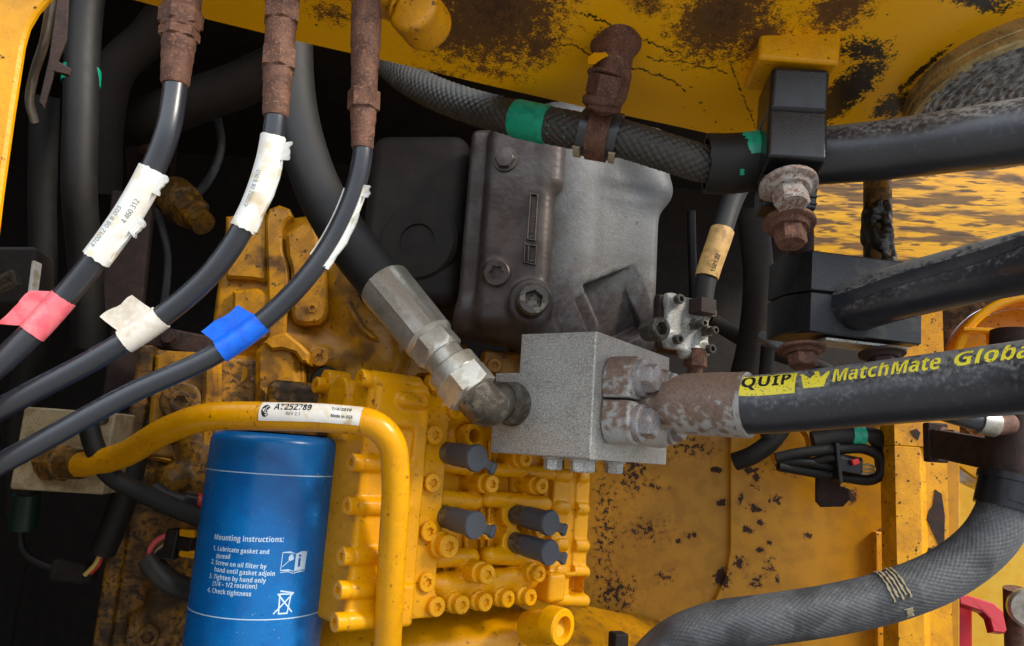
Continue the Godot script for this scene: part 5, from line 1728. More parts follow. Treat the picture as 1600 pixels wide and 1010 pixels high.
	g.stain(func(p: Vector3, nn: Vector3) -> Color: return rusted(p, nn, nn.y * 0.34 - nn.x * 0.08 + 0.22))
	part("crimp_collar", g, M.zinc_stained, root)
	g = Geo.new()
	g.wrap(cw, cw.length - 0.004, cw.length + 0.0005, -PI, PI, -0.003, 0.0004, 64, 3)
	g.stain(func(p: Vector3, nn: Vector3) -> Color: return rusted(p, nn, nn.y * 0.30 - 0.05))
	part("collar_rim", g, M.zinc_stained, root)
	g = Geo.new()
	s0 = w.near(P(1172, 630, 0.59))
	# yellow patch with dark letters
	var u := K * 0.585
	var patch := PackedVector2Array([Vector2(-6, -3) * u, Vector2(80, -3) * u, Vector2(84, 38) * u, Vector2(-6, 38) * u])
	var base := 0.30
	print_on(g, w, filled(patch, 0.0035), s0 - 3 * u, base, 0.00022)
	var t := lettering("MatchMate", true, 25.0 * u, 0.0035, 0.08, 0.80)
	var sm := w.near(P(1314, 610, 0.556))
	print_on(g, w, t, sm, base + 0.18, 0.00022)
	t = lettering("Global", true, 25.0 * u, 0.0035, 0.08, 1.08)
	print_on(g, w, t, w.near(P(1514, 598, 0.498)), base + 0.18, 0.00022)
	var crown := PackedVector2Array([Vector2(5, 0), Vector2(36, 0), Vector2(44, 23), Vector2(45, 26), Vector2(43, 29), Vector2(40, 27), Vector2(40, 24), Vector2(31, 16), Vector2(26, 26), Vector2(28, 29), Vector2(26, 33), Vector2(22, 33), Vector2(20, 29), Vector2(22, 26), Vector2(15, 16), Vector2(4, 24), Vector2(4, 27), Vector2(1, 29), Vector2(-1, 26), Vector2(1, 23)])
	for i in crown.size(): crown[i] *= u
	print_on(g, w, filled(crown, 0.0035), w.near(P(1258, 605, 0.568)), base + 0.06, 0.00022)
	part("yellow_print", g, M.ink_yellow, root)
	g = Geo.new()
	t = lettering("QUIP", true, 23.0 * u, 0.0035, 0.10, 1.0)
	print_on(g, w, t, s0 - 5 * u, base + 0.26, 0.0004)
	part("dark_print", g, M.ink_black, root)
	g = Geo.new()
	for k in 120:
		var s := rng.randf_range(s0, w.length * 0.8)
		var an := rng.randf_range(-1.3, 1.35)
		var q := rng.randf_range(0.0003, 0.0011)
		print_on(g, w, PackedVector2Array([Vector2(0, 0), Vector2(q, q * 0.6), Vector2(q * 0.2, q), Vector2(0, 0), Vector2(q * 0.2, q), Vector2(-q * 0.6, q * 0.5)]), s, an, 0.0005)
	fl = part("scuffs", g, M.rubber_dusty, root)
	fl.set_meta("kind", "stuff")
	g = Geo.new()
	for k in 420:
		var s := rng.randf_range(s0, w.length * 0.8)
		var an := rng.randf_range(0.22, 1.25)
		var q := rng.randf_range(0.0002, 0.0009)
		print_on(g, w, PackedVector2Array([Vector2(0, 0), Vector2(q, q * 0.6), Vector2(q * 0.2, q), Vector2(0, 0), Vector2(q * 0.2, q), Vector2(-q * 0.6, q * 0.5)]), s, an, 0.00045)
	fl = part("print_wear", g, M.rubber, root)
	fl.set_meta("kind", "stuff")

	# hose held by the lower clamp
	w = Pipe.new([[P(1300, 490, 0.640), 0.0212], [P(1334, 479, 0.606), 0.0212], [P(1405, 457, 0.572), 0.0212], [P(1500, 433, 0.537), 0.0212], [P(1600, 411, 0.50), 0.0212], [P(1780, 376, 0.43), 0.0212]])
	root = thing("ribbed_hose", "smooth black hose with raised seam lines held by the lower clamp", "hose", P(1330, 480, 0.625))
	g = Geo.new()
	g.pipe(w, 0.0, w.length, 0.0, 52, 0.005)
	part("hose", g, M.rubber_dust_sheen_up, root)
	g = Geo.new()
	g.wrap(w, 0.0, w.length - 0.01, 0.10, 0.52, 0.0001, 0.0007, 6, 60, 0.0, 3)
	part("print_band", g, M.rubber, root)
	# lower right drain hose
	w = Pipe.new([[P(985, 1110, 0.70), 0.0212], [P(1010, 1050, 0.69), 0.0212], [P(1055, 1005, 0.68), 0.0212], [P(1120, 979, 0.67), 0.0212], [P(1200, 968, 0.66), 0.0212], [P(1300, 953, 0.655), 0.0212], [P(1393, 931, 0.65), 0.0212], [P(1478, 896, 0.65), 0.0212], [P(1540, 848, 0.652), 0.0215], [P(1570, 800, 0.655), 0.0222], [P(1580, 755, 0.66), 0.0225]])
	root = thing("drain_hose", "grey woven rubber hose sweeping across the lower right corner", "hose", P(1300, 953, 0.655))
	g = Geo.new()
	g.braid(w, 0.0, w.length, 34, 0.0058, 0.0007, 5)
	part("hose", g, M.rubber_dusty, root)
	s0 = w.near(P(1396, 930, 0.65))
	g = Geo.new()
	for k in 5:
		g.wrap(w, s0 - 0.008 + k * 0.0033, s0 - 0.0055 + k * 0.0033, 0.05 + 0.13 * (k % 2), 1.75 - 0.2 * (k % 3), 0.0003, 0.0014, 14, 3, 0.0012, 50 + k)
	g.wrap(w, s0 - 0.002, s0 + 0.005, -0.75, -0.35, 0.0003, 0.0014, 8, 4, 0.002, 60)
	part("glue_ring", g, M.mortar, root, "ragged ring of dried pale glue")
	# hose with a tan band behind the pump
	w = Pipe.new([[P(1190, 240, 0.84), 0.0118], [P(1148, 305, 0.82), 0.0118], [P(1124, 375, 0.80), 0.0112], [P(1104, 435, 0.79), 0.0108], [P(1098, 480, 0.785), 0.0098]])
	root = thing("pilot_hose", "thin black pilot hose with a tan date band behind the pump", "hose", P(1104, 435, 0.79))
	g = Geo.new()
	g.pipe(w, 0.0, w.length, 0.0, 28, 0.005)
	part("hose", g, M.rubber_dark, root)
	s0 = w.near(P(1129, 360, 0.803)); s1 = w.near(P(1105, 434, 0.79))
	g = Geo.new()
	g.wrap(w, s0, s1, -PI, PI, 0.0002, 0.0016, 32, 8, 0.0008, 41)
	var band := part("band", g, M.tan_band, root, "tan date band")
	g = Geo.new()
	print_on(g, w, lettering("1501.22", true, 0.0042, 0.004), s1 - 0.004, 0.35, 0.0018, -1.0)
	part("printing", g, M.ink_black, band)

# ---------------------------------------------------------------- clamps
func clamps() -> void:
	# clip round the braided hose
	var w := Pipe.new([[P(868, 197, 0.615), 0.0162], [P(905, 205, 0.61), 0.0162], [P(968, 216, 0.603), 0.0162], [P(1010, 228, 0.60), 0.0162]])
	var mid := w.near(P(938, 210, 0.607))
	var root := thing("hose_clip", "rusty strap clip with rubber cushion holding the braided hose", "clip", P(938, 210, 0.607))
	var g := Geo.new()
	g.wrap(w, mid - 0.016, mid + 0.016, -2.6, 2.6, 0.0002, 0.0032, 36, 8, 0.001, 12)
	part("cushion", g, M.rubber, root)
	g = Geo.new()
	g.wrap(w, mid - 0.0085, mid + 0.0085, -2.7, 2.7, 0.0033, 0.0052, 36, 6, 0.0, 13)
	part("strap", g, M.rust, root)
	g = Geo.new()
	for s in [-1.0, 1.0]: g.wrap(w, mid + s * 0.0145 - 0.003, mid + s * 0.0145 + 0.003, -1.75, -1.1, 0.003, 0.0055, 8, 4, 0.001, 15)
	part("pale_deposit", g, M.mortar, root, "pale flaking ends of the cushion")
	root = thing("hanger_bolt", "lumpy rusted bolt hanging from the yellow plate above the clip", "bolt", P(962, 60, 0.57))
	g = Geo.new()
	var f := Field.new(Transform3D(Basis.IDENTITY, P(950, 110, 0.585)), Vector3(-0.035, -0.055, -0.04), Vector3(0.035, 0.055, 0.06), 0.0016)
	var q := func(x: float, y: float, d: float) -> Vector3: return P(x, y, d) - P(950, 110, 0.585)
	f.cone(q.call(966, 55, 0.575), q.call(956, 105, 0.572), 0.0150, 0.0138, 0.004)
	f.cone(q.call(940, 72, 0.58), q.call(985, 70, 0.575), 0.0090, 0.0085, 0.006)
	f.cone(q.call(958, 95, 0.57), q.call(944, 158, 0.578), 0.0140, 0.0115, 0.004)
	f.cone(q.call(975, 120, 0.57), q.call(966, 150, 0.575), 0.006, 0.007, 0.003)
	f.rod(q.call(950, 118, 0.569), q.call(948, 124, 0.569), 0.0165, 0.002, 0.003)
	f.rod(q.call(942, 150, 0.575), q.call(940, 166, 0.577), 0.0155, 0.002, 0.003)
	f.mesh(g)
	part("bolt", g, M.rust, root)
	place("hex_long", "nut", M.rust, root, P(953, 116, 0.568), P(944, 158, 0.576) - P(953, 116, 0.568), 0.0158, 0.0095, 0.2)
	place("hex_long", "nut", M.rust, root, P(945, 150, 0.575), P(944, 158, 0.576) - P(953, 116, 0.568), 0.0150, 0.006, 0.5)
	g = Geo.new()
	g.prism(along(P(934, 92, 0.556), Vector3(-0.45, 0.1, 1)), PackedVector2Array([Vector2(-0.007, -0.004), Vector2(-0.002, -0.0045), Vector2(0.003, -0.001), Vector2(0.0085, 0.001), Vector2(0.006, 0.004), Vector2(0.001, 0.0045), Vector2(-0.003, 0.0055), Vector2(-0.0075, 0.002)]), 0.0008)
	part("paint_flake", g, M.yellow, root, "flake of yellow paint")

	# upper plastic clamp
	var o := P(1234, 205, 0.575)
	root = thing("pipe_clamp", "upper black plastic pipe clamp bolted under the welded tab", "clamp", o, "black plastic pipe clamps")
	g = Geo.new()
	var up := yawed(o, -7, 0, -3)
	g.box(up * Transform3D(Basis.IDENTITY, Vector3(0, 0.0222, 0)), Vector3(0.0425, 0.0365, 0.05), 0.0045)
	part("upper_half", g, M.plastic, root)
	g = Geo.new()
	g.box(up * Transform3D(Basis(Vector3.RIGHT, deg_to_rad(-9)), Vector3(0, -0.0178, 0.0015)), Vector3(0.0428, 0.0425, 0.05), 0.0035)
	part("lower_half", g, M.plastic, root)
	g = Geo.new()
	g.box(up * Transform3D(Basis.IDENTITY, Vector3(0.0008, -0.052, -0.006)), Vector3(0.040, 0.026, 0.03), 0.002)
	for k in 4:
		g.box(up * Transform3D(Basis.IDENTITY, Vector3(-0.0185, -0.0445 - k * 0.0055, 0.0085)), Vector3(0.0045, 0.0012, 0.004), 0.0004)
		g.box(up * Transform3D(Basis.IDENTITY, Vector3(0.0185, -0.0445 - k * 0.0055, 0.0085)), Vector3(0.0045, 0.0012, 0.004), 0.0004)
	part("spacer", g, M.plastic, root)
	place("washer_hex", "bolt", M.zinc_rusty, root, P(1231, 288, 0.548), Vector3(0.03, -0.92, 0.38), 0.0130, 0.0145, 0.3)
	place("washer_hex", "bolt", M.rust, root, P(1233, 345, 0.558), Vector3(-0.03, -0.95, 0.30), 0.0118, 0.0150, 0.1)
	# lower plastic clamp
	o = P(1327, 474, 0.628)
	root = thing("pipe_clamp", "lower black plastic clamp block gripping the ribbed hose", "clamp", o, "black plastic pipe clamps")
	var lx := yawed(o, 4, 0, -2)
	var bs := Basis(Vector3.RIGHT, Vector3.FORWARD, Vector3.UP)
	var poly := PackedVector2Array([Vector2(-0.058, 0.03), Vector2(-0.058, -0.002), Vector2(-0.0455, -0.025), Vector2(0.0475, -0.025), Vector2(0.0475, 0.03)])
	for half in 2:
		g = Geo.new()
		g.prism(lx * Transform3D(bs, Vector3(0, 0.0005 if half == 0 else -0.034, 0)), poly, 0.0335, 0.0012)
		part("upper_half" if half == 0 else "lower_half", g, M.plastic, root)
	place("washer_hex", "bolt", M.rust, root, P(1252, 543, 0.607), Vector3(0.02, -0.97, 0.2), 0.0118, 0.0118, 0.2)
	place("washer_hex", "bolt", M.rust_dark, root, P(1378, 550, 0.607), Vector3(0.02, -0.97, 0.2), 0.0112, 0.0112, 0.5)
	g = Geo.new()
	g.box(lx * Transform3D(Basis.IDENTITY, Vector3(0.005, -0.037, 0.006)), Vector3(0.07, 0.0025, 0.03), 0.0006)
	part("backing_plate", g, M.zinc, root)

# ---------------------------------------------------------------- right-hand side
func slab(o: Vector3, n: Vector3, pts: Array, thick: float, bevel := 0.0015) -> Geo:
	var x := Vector3.UP.cross(n).normalized()
	var y := n.cross(x)
	var poly := PackedVector2Array()
	for q in pts:
		var h := hit(q[0], q[1], o, n) - o
		poly.append(Vector2(h.dot(x), h.dot(y)))
	var g := Geo.new()
	g.prism(Transform3D(Basis(x, y, n), o - n * thick), poly, thick, bevel)
	planar_uv(g, o, x, y, 0, 0, 1, 1)
	return g

func right_side() -> void:
	# rear panel in two sheets
	var o := P(1270, 830, 1.0)
	var n := Vector3(-0.12, 0.0, 1.0).normalized()
	var x := Vector3.UP.cross(n).normalized()
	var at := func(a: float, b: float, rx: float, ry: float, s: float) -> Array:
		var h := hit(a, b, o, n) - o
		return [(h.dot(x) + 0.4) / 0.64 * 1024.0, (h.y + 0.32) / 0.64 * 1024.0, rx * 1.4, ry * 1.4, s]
	patches("rust_and_shade", 1024, 1024, [at.call(1325, 775, 18, 16, 0.9), at.call(1130, 906, 14, 16, 1.0), at.call(1155, 880, 14, 14, 0.8), at.call(1156, 780, 7, 10, 0.9), at.call(1182, 795, 20, 8, 0.8), at.call(1187, 817, 8, 6, 0.9), at.call(1168, 828, 14, 10, 0.75), at.call(1210, 782, 16, 12, 0.75), at.call(1203, 848, 6, 8, 0.8), at.call(1188, 860, 9, 7, 0.85), at.call(1262, 838, 9, 8, 0.75), at.call(1382, 842, 16, 16, 1.0), at.call(1170, 735, 26, 10, 0.75), at.call(1240, 730, 60, 18, 0.7), at.call(1180, 745, 12, 26, 0.7), at.call(1200, 890, 16, 30, 0.6), at.call(1180, 910, 20, 20, 0.62), at.call(1215, 905, 6, 12, 0.7), at.call(1130, 786, 10, 8, 0.9), at.call(1120, 735, 14, 6, 0.9), at.call(1080, 838, 12, 8, 0.75), at.call(1060, 848, 8, 6, 0.75), at.call(1020, 760, 40, 8, 0.6), at.call(1010, 830, 60, 40, 0.55), at.call(990, 740, 50, 60, 0.6), at.call(1040, 905, 30, 20, 0.55), at.call(960, 930, 60, 60, 0.6), at.call(945, 820, 40, 240, 0.52), at.call(1000, 700, 140, 30, 0.5), at.call(1085, 700, 60, 24, 0.6)], "fine", 0.6, "grain", 0.3)  # rust spots, plus large soft patches painting shade and dirt at the left
	var pm := mat("panel_paint", paint(Color(0.75, 0.525, 0.0), 0.38, [["mid", 0.35, 0.75, Color(0.67, 0.46, 0.0), 0.7, 0.5], ["rust_and_shade", 0.3, 0.5, Color(0.58, 0.38, 0.02), 0.5, 0.6], ["rust_and_shade", 0.5, 0.56, Color(0.17, 0.085, 0.04), 0.92, 0.8]], 1024, 1024), 0.0, 0.0, "", 0.0)  # soft brown layer paints shade on the left sheet; the sharp one is rust
	var root := thing("rear_panel", "rust spotted yellow steel panel behind the drain hose", "panel", o)
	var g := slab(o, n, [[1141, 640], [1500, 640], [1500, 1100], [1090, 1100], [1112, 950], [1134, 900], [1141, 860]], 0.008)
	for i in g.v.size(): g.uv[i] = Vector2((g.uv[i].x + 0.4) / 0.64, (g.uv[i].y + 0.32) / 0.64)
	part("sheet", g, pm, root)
	var o2 := o - n * 0.012
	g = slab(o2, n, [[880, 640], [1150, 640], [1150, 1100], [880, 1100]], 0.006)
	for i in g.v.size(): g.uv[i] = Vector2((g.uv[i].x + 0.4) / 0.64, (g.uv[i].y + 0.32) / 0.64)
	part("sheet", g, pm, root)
	g = Geo.new()
	g.lathe(along(P(1236, 690, 0.985), Vector3(-0.3, 0.1, 1)), [Vector2(-0.02, 0.032), Vector2(0.004, 0.032), Vector2(0.008, 0.028), Vector2(0.008, 0.022), Vector2(-0.02, 0.02)], 36, 38.0, false, false)
	part("grommet", g, M.yellow_worn, root)
	g = Geo.new()
	g.box(Transform3D(Basis.IDENTITY, P(1384, 930, 0.975)), Vector3(0.03, 0.16, 0.012), 0.002)
	part("stiffener", g, M.yellow_worn, root)
	var ledge := thing("floor_ledge", "dull yellow sheet ledge low down behind the housing", "ledge", P(940, 985, 0.92))
	g = Geo.new()
	g.box(Transform3D(Basis(Vector3.UP, 0.2) * Basis(Vector3.RIGHT, 0.35) * Basis(Vector3.BACK, -0.18), P(930, 1000, 0.92)), Vector3(0.26, 0.012, 0.14), 0.002)
	part("sheet", g, M.yellow_shaded, ledge)
	g = Geo.new()
	g.box(yawed(P(966, 1004, 0.86), 20), Vector3(0.018, 0.022, 0.018), 0.002)
	part("tab", g, M.interior, ledge)
	# bent bracket holding the wiring
	root = thing("wiring_bracket", "small dark rusty bracket hanging below the coiled wiring", "bracket", P(1300, 772, 0.96))
	g = slab(P(1300, 772, 0.965), n, [[1276, 740], [1314, 740], [1314, 760], [1326, 764], [1329, 780], [1318, 792], [1284, 793], [1276, 784]], 0.008, 0.001)
	part("plate", g, M.rust_dark, root)
	# pressed column
	o = P(1440, 830, 0.90)
	var cx := yawed(o, -4)
	var L := func(a: float) -> float: return (cx.affine_inverse() * hit(a, 830, o, cx.basis.z)).x
	root = thing("door_post", "upright yellow door post with a pressed fold and chipped paint", "post", o)
	g = Geo.new()
	var bs := Basis(Vector3.RIGHT, Vector3.FORWARD, Vector3.UP)
	var x0: float = L.call(1394)
	var x1: float = L.call(1431)
	var x3: float = L.call(1484)
	g.prism(cx * Transform3D(bs, Vector3(0, -0.25, 0)), PackedVector2Array([Vector2(x0, 0.03), Vector2(x0, -0.012), Vector2(x1, -0.012), Vector2(x1 + 0.002, -0.0115), Vector2(x1 + 0.0125, 0.0), Vector2(x1 + 0.015, 0.0008), Vector2(x3, 0.0008), Vector2(x3, 0.03)]), 0.35, 0.001)
	part("fold", g, M.yellow_worn, root)
	g = Geo.new()
	g.prism(cx * Transform3D(bs, Vector3(0, 0.1003, 0)), PackedVector2Array([Vector2(x0, 0.03), Vector2(x0, -0.012), Vector2(x3 - 0.006, -0.012), Vector2(x3 - 0.006, 0.03)]), 0.30, 0.001)
	part("upper_post", g, M.yellow_worn, root)
	# chipped patches
	for q in [[1462, 805, [[0, 40], [10, 34], [14, 0], [12, -40], [4, -48], [-4, -30], [-14, -8], [-10, 6], [-4, 14]]], [1432, 872, [[-40, -8], [-20, -2], [-10, 14], [8, 8], [40, 12], [44, 4], [20, -4], [14, 0], [-20, -14]]], [1452, 868, [[-6, 0], [0, 12], [12, 10], [14, -6], [4, -10]]], [1430, 680, [[-8, 6], [2, 10], [8, 4], [4, -8], [-2, -4]]]]:
		var pl := PackedVector2Array()
		for s in q[2]: pl.append(Vector2(s[0], s[1]) * K * 0.88)
		g = Geo.new()
		g.prism(Transform3D(cx.basis, hit(q[0], q[1], o + cx.basis.z * (0.012 if q[0] < 1431 else -0.0006), cx.basis.z)), pl, 0.0009, 0.0)
		part("bare_patch", g, M.rust_dark, root, "patch where the paint has chipped off")
	# rusty pipe, bracket, clamp ring
	root = thing("rusty_pipe", "upright rusty pipe at the right edge above the drain hose", "pipe", P(1582, 700, 0.665))
	g = Geo.new()
	g.cone_tube(P(1590, 520, 0.69), P(1581, 765, 0.662), 0.0222)
	part("pipe", g, M.rust_dark, root)
	g = Geo.new()
	g.cone_tube(P(1575, 662, 0.655), P(1548, 664, 0.64), 0.0095)
	part("stub", g, M.rust, root)
	root = thing("support_bracket", "flat rusty steel bracket between the door post and the rusty pipe", "bracket", P(1520, 705, 0.74))
	g = Geo.new()
	var a := P(1458, 692, 0.80)
	var b := P(1580, 716, 0.675)
	var d := (b - a)
	var fr := along((a + b) / 2.0, d)
	g.box(fr, Vector3(0.012, 0.030, d.length()), 0.002)
	part("bar", g, M.rust_dark, root)
	g = Geo.new()
	g.box(yawed(P(1462, 692, 0.80), 0), Vector3(0.022, 0.042, 0.012), 0.002)
	part("foot", g, M.rust_dark, root)
	place("hex", "bolt", M.rust, root, P(1473, 683, 0.79), Vector3(0.55, 0.0, 0.8), 0.0085, 0.014)
	root = thing("clamp_ring", "black plastic clamp ring at the top of the drain hose", "clamp", P(1577, 775, 0.656))
	var w := Pipe.new([[P(1571, 800, 0.655), 0.0226], [P(1576, 778, 0.657), 0.0228], [P(1582, 748, 0.66), 0.0228]])
	g = Geo.new()
	g.wrap(w, 0.002, w.length, -PI, PI, 0.0006, 0.0030, 40, 6, 0.0, 3)
	part("ring", g, M.plastic, root)
	g = Geo.new()
	g.wrap(w, w.length - 0.005, w.length + 0.001, -PI, PI, 0.003, 0.0046, 40, 3, 0.0, 3)
	g.wrap(w, 0.008, 0.016, -0.9, 0.6, 0.003, 0.0042, 20, 3, 0.0, 3)
	part("band", g, M.plastic, root)
	root = thing("vent_hose", "thin black hose end with a pale clip under the printed hose", "hose", P(1520, 657, 0.62))
	w = Pipe.new([[P(1420, 628, 0.66), 0.0085], [P(1490, 648, 0.645), 0.0085], [P(1530, 659, 0.64), 0.0088], [P(1556, 664, 0.642), 0.0092]])
	g = Geo.new()
	g.pipe(w, 0.0, w.length, 0.0, 28, 0.004)
	part("hose", g, M.rubber, root)
	g = Geo.new()
	g.wrap(w, w.length - 0.016, w.length - 0.002, -PI, PI, 0.0002, 0.0018, 28, 4, 0.0, 3)
	part("clip", g, M.steel, root)
	# what stands outside behind the post
	root = thing("guard_panel", "yellow guard panel outside behind the door post with daylight glare painted in", "panel", P(1520, 800, 1.35))
	g = slab(P(1520, 800, 1.35), Vector3(-0.25, 0.0, 1.0).normalized(), [[1470, 610], [1640, 640], [1660, 640], [1660, 1080], [1470, 1080]], 0.01)  # sheet fills the overexposed corner; daylight is painted into its pale colour
	part("sheet", g, M.yellow_glare, root)
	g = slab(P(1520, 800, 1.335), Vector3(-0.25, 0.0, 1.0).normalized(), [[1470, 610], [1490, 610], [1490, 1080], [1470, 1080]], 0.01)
	part("edge", g, M.yellow_glare, root)
	root = thing("red_lever", "red painted lever with a bent end low at the right edge", "lever", P(1535, 960, 1.15))
	g = slab(P(1535, 960, 1.15), Vector3(-0.1, 0.3, 1.0).normalized(), [[1498, 932], [1512, 930], [1554, 943], [1568, 956], [1574, 985], [1570, 990], [1552, 988], [1546, 966], [1538, 957], [1500, 944]], 0.02, 0.002)
	part("arm", g, M.lever_red, root)
	g = slab(P(1508, 985, 1.18), Vector3(-0.1, 0.0, 1.0).normalized(), [[1492, 940], [1520, 946], [1520, 1080], [1492, 1080]], 0.012, 0.002)
	part("plate", g, M.lever_red, root)
	root = thing("track_link", "rusty pipe end with a pale cap at the bottom right corner", "pipe", P(1588, 970, 1.2))
	g = Geo.new()
	g.cone_tube(P(1586, 920, 1.2), P(1590, 1060, 1.2), 0.017)
	part("pipe", g, M.rust, root)
	g = Geo.new()
	g.lathe(along(P(1606, 950, 1.18), Vector3(-0.4, 0, 1)), [Vector2(0, 0.03), Vector2(0.012, 0.03), Vector2(0.016, 0.026), Vector2(0.016, 0.012), Vector2(0.004, 0.01)], 36)
	part("cap", g, M.steel, root)
	# round housing beyond the ribbed hose
	var hc := P(1612, 588, 1.12)
	var hn := Vector3(-0.28, 0.0, 1.0).normalized()
	root = thing("ring_housing", "bright yellow round housing rim seen past the ribbed hose", "housing", hc)
	for q in [[0.187, 0.168, 0.0, 0.06], [0.120, 0.108, 0.0, 0.05]]:
		g = Geo.new()
		g.lathe(along(hc + hn * q[2], hn), [Vector2(-0.05, q[1]), Vector2(q[3] - 0.003, q[1]), Vector2(q[3], q[1] + 0.003), Vector2(q[3], q[0] - 0.003), Vector2(q[3] - 0.003, q[0]), Vector2(-0.05, q[0])], 72, 38.0, false, false)
		part("rim", g, M.yellow, root)
	g = Geo.new()
	g.lathe(along(hc - hn * 0.03, hn), [Vector2(0, 0.0001), Vector2(0.0, 0.1075), Vector2(0.008, 0.1075), Vector2(0.008, 0.0001)], 48)
	part("inner_plate", g, M.yellow, root)
	g = Geo.new()
	g.lathe(along(hc - hn * 0.02, hn), [Vector2(0, 0.121), Vector2(0.0, 0.1675), Vector2(0.008, 0.1675), Vector2(0.008, 0.121)], 72, 38.0, false, false)
	part("grimy_ring", g, M.yellow_grimy, root)
	g = Geo.new()
	g.box(along(P(1572, 519, 1.10), hn) * Transform3D(Basis(Vector3.BACK, -0.02), Vector3.ZERO), Vector3(0.12, 0.005, 0.03), 0.001)
	part("shelf", g, M.yellow, root)
	g = Geo.new()
	g.box(along(P(1556, 534, 1.11), hn), Vector3(0.022, 0.024, 0.012), 0.001)
	part("block", g, M.yellow, root)
	# small valve behind the pump
	o = P(1068, 508, 0.79)
	var vx := yawed(o, 30)
	root = thing("pilot_valve", "small pilot valve with a silver face and hex screws behind the pump", "valve", o)
	g = Geo.new()
	g.box(vx * Transform3D(Basis.IDENTITY, Vector3(-0.004, 0, -0.016)), Vector3(0.062, 0.056, 0.034), 0.002)
	part("body", g, M.rust_dark, root)
	var f := Field.new(vx, Vector3(-0.045, -0.045, -0.004), Vector3(0.045, 0.04, 0.026), 0.0015)
	f.box(Vector3(0.0, 0, 0.004), Vector3(0.03, 0.029, 0.0035), 0.002, 0.002)
	for q in [[-0.022, 0.022], [0.024, 0.015], [-0.022, -0.02], [0.024, -0.024], [0.002, -0.001], [0.018, -0.006]]: f.cone(Vector3(q[0], q[1], 0.0), Vector3(q[0], q[1], 0.010), 0.007, 0.006, 0.006)
	f.cone(Vector3(0.0, -0.03, 0.0), Vector3(0.022, -0.026, 0.004), 0.007, 0.007, 0.006)
	g = Geo.new()
	f.mesh(g)
	part("cover", g, M.zinc, root)
	for q in [[-0.022, 0.022, 0.008], [0.024, 0.015, 0.008], [-0.022, -0.02, 0.008], [0.024, -0.024, 0.008]]:
		place("socket", "screw", M.steel_dark, root, vx * Vector3(q[0], q[1], q[2]), vx.basis.z, 0.0052, 0.009)
	for q in [[0.002, -0.001, 0.010], [0.018, -0.006, 0.010]]:
		place("hex_long", "stud_nut", M.steel_dark, root, vx * Vector3(q[0], q[1], q[2]), vx.basis.z, 0.0062, 0.006)
		place("socket", "stud", M.steel_dark, root, vx * Vector3(q[0], q[1], q[2] + 0.008), vx.basis.z, 0.0042, 0.009)
	g = Geo.new()
	g.lathe(Transform3D(Basis(Vector3.RIGHT, PI / 2), P(1087, 545, 0.79)), [Vector2(0, 0.008), Vector3(0.001, 0.0125, 6), Vector3(0.019, 0.0125, 6), Vector2(0.021, 0.008), Vector2(0.05, 0.0075)], 24)
	part("union_nut", g, M.rust, root)
	g = Geo.new()
	g.box(yawed(P(1097, 480, 0.785), 30), Vector3(0.022, 0.016, 0.02), 0.001)
	part("port", g, M.rust_dark, root)

# ---------------------------------------------------------------- wiring
func cable(called: String, label: String, cat: String, m: Material, r: float, pts: Array, toward := Vector3.BACK) -> Node3D:
	var c := []
	for q in pts: c.append([P(q[0], q[1], q[2]), r])
	var w := Pipe.new(c, toward)
	var root := thing(called, label, cat, c[0][0])
	var g := Geo.new()
	g.pipe(w, 0.0, w.length, 0.0, 18, 0.004)
	part("cable", g, m, root)
	return root

func add_cable(root: Node3D, called: String, m: Material, r: float, pts: Array, toward := Vector3.BACK) -> void:
	var c := []
	for q in pts: c.append([P(q[0], q[1], q[2]), r])
	var w := Pipe.new(c, toward)
	var g := Geo.new()
	g.pipe(w, 0.0, w.length, 0.0, 14, 0.004)
	part(called, g, m, root)

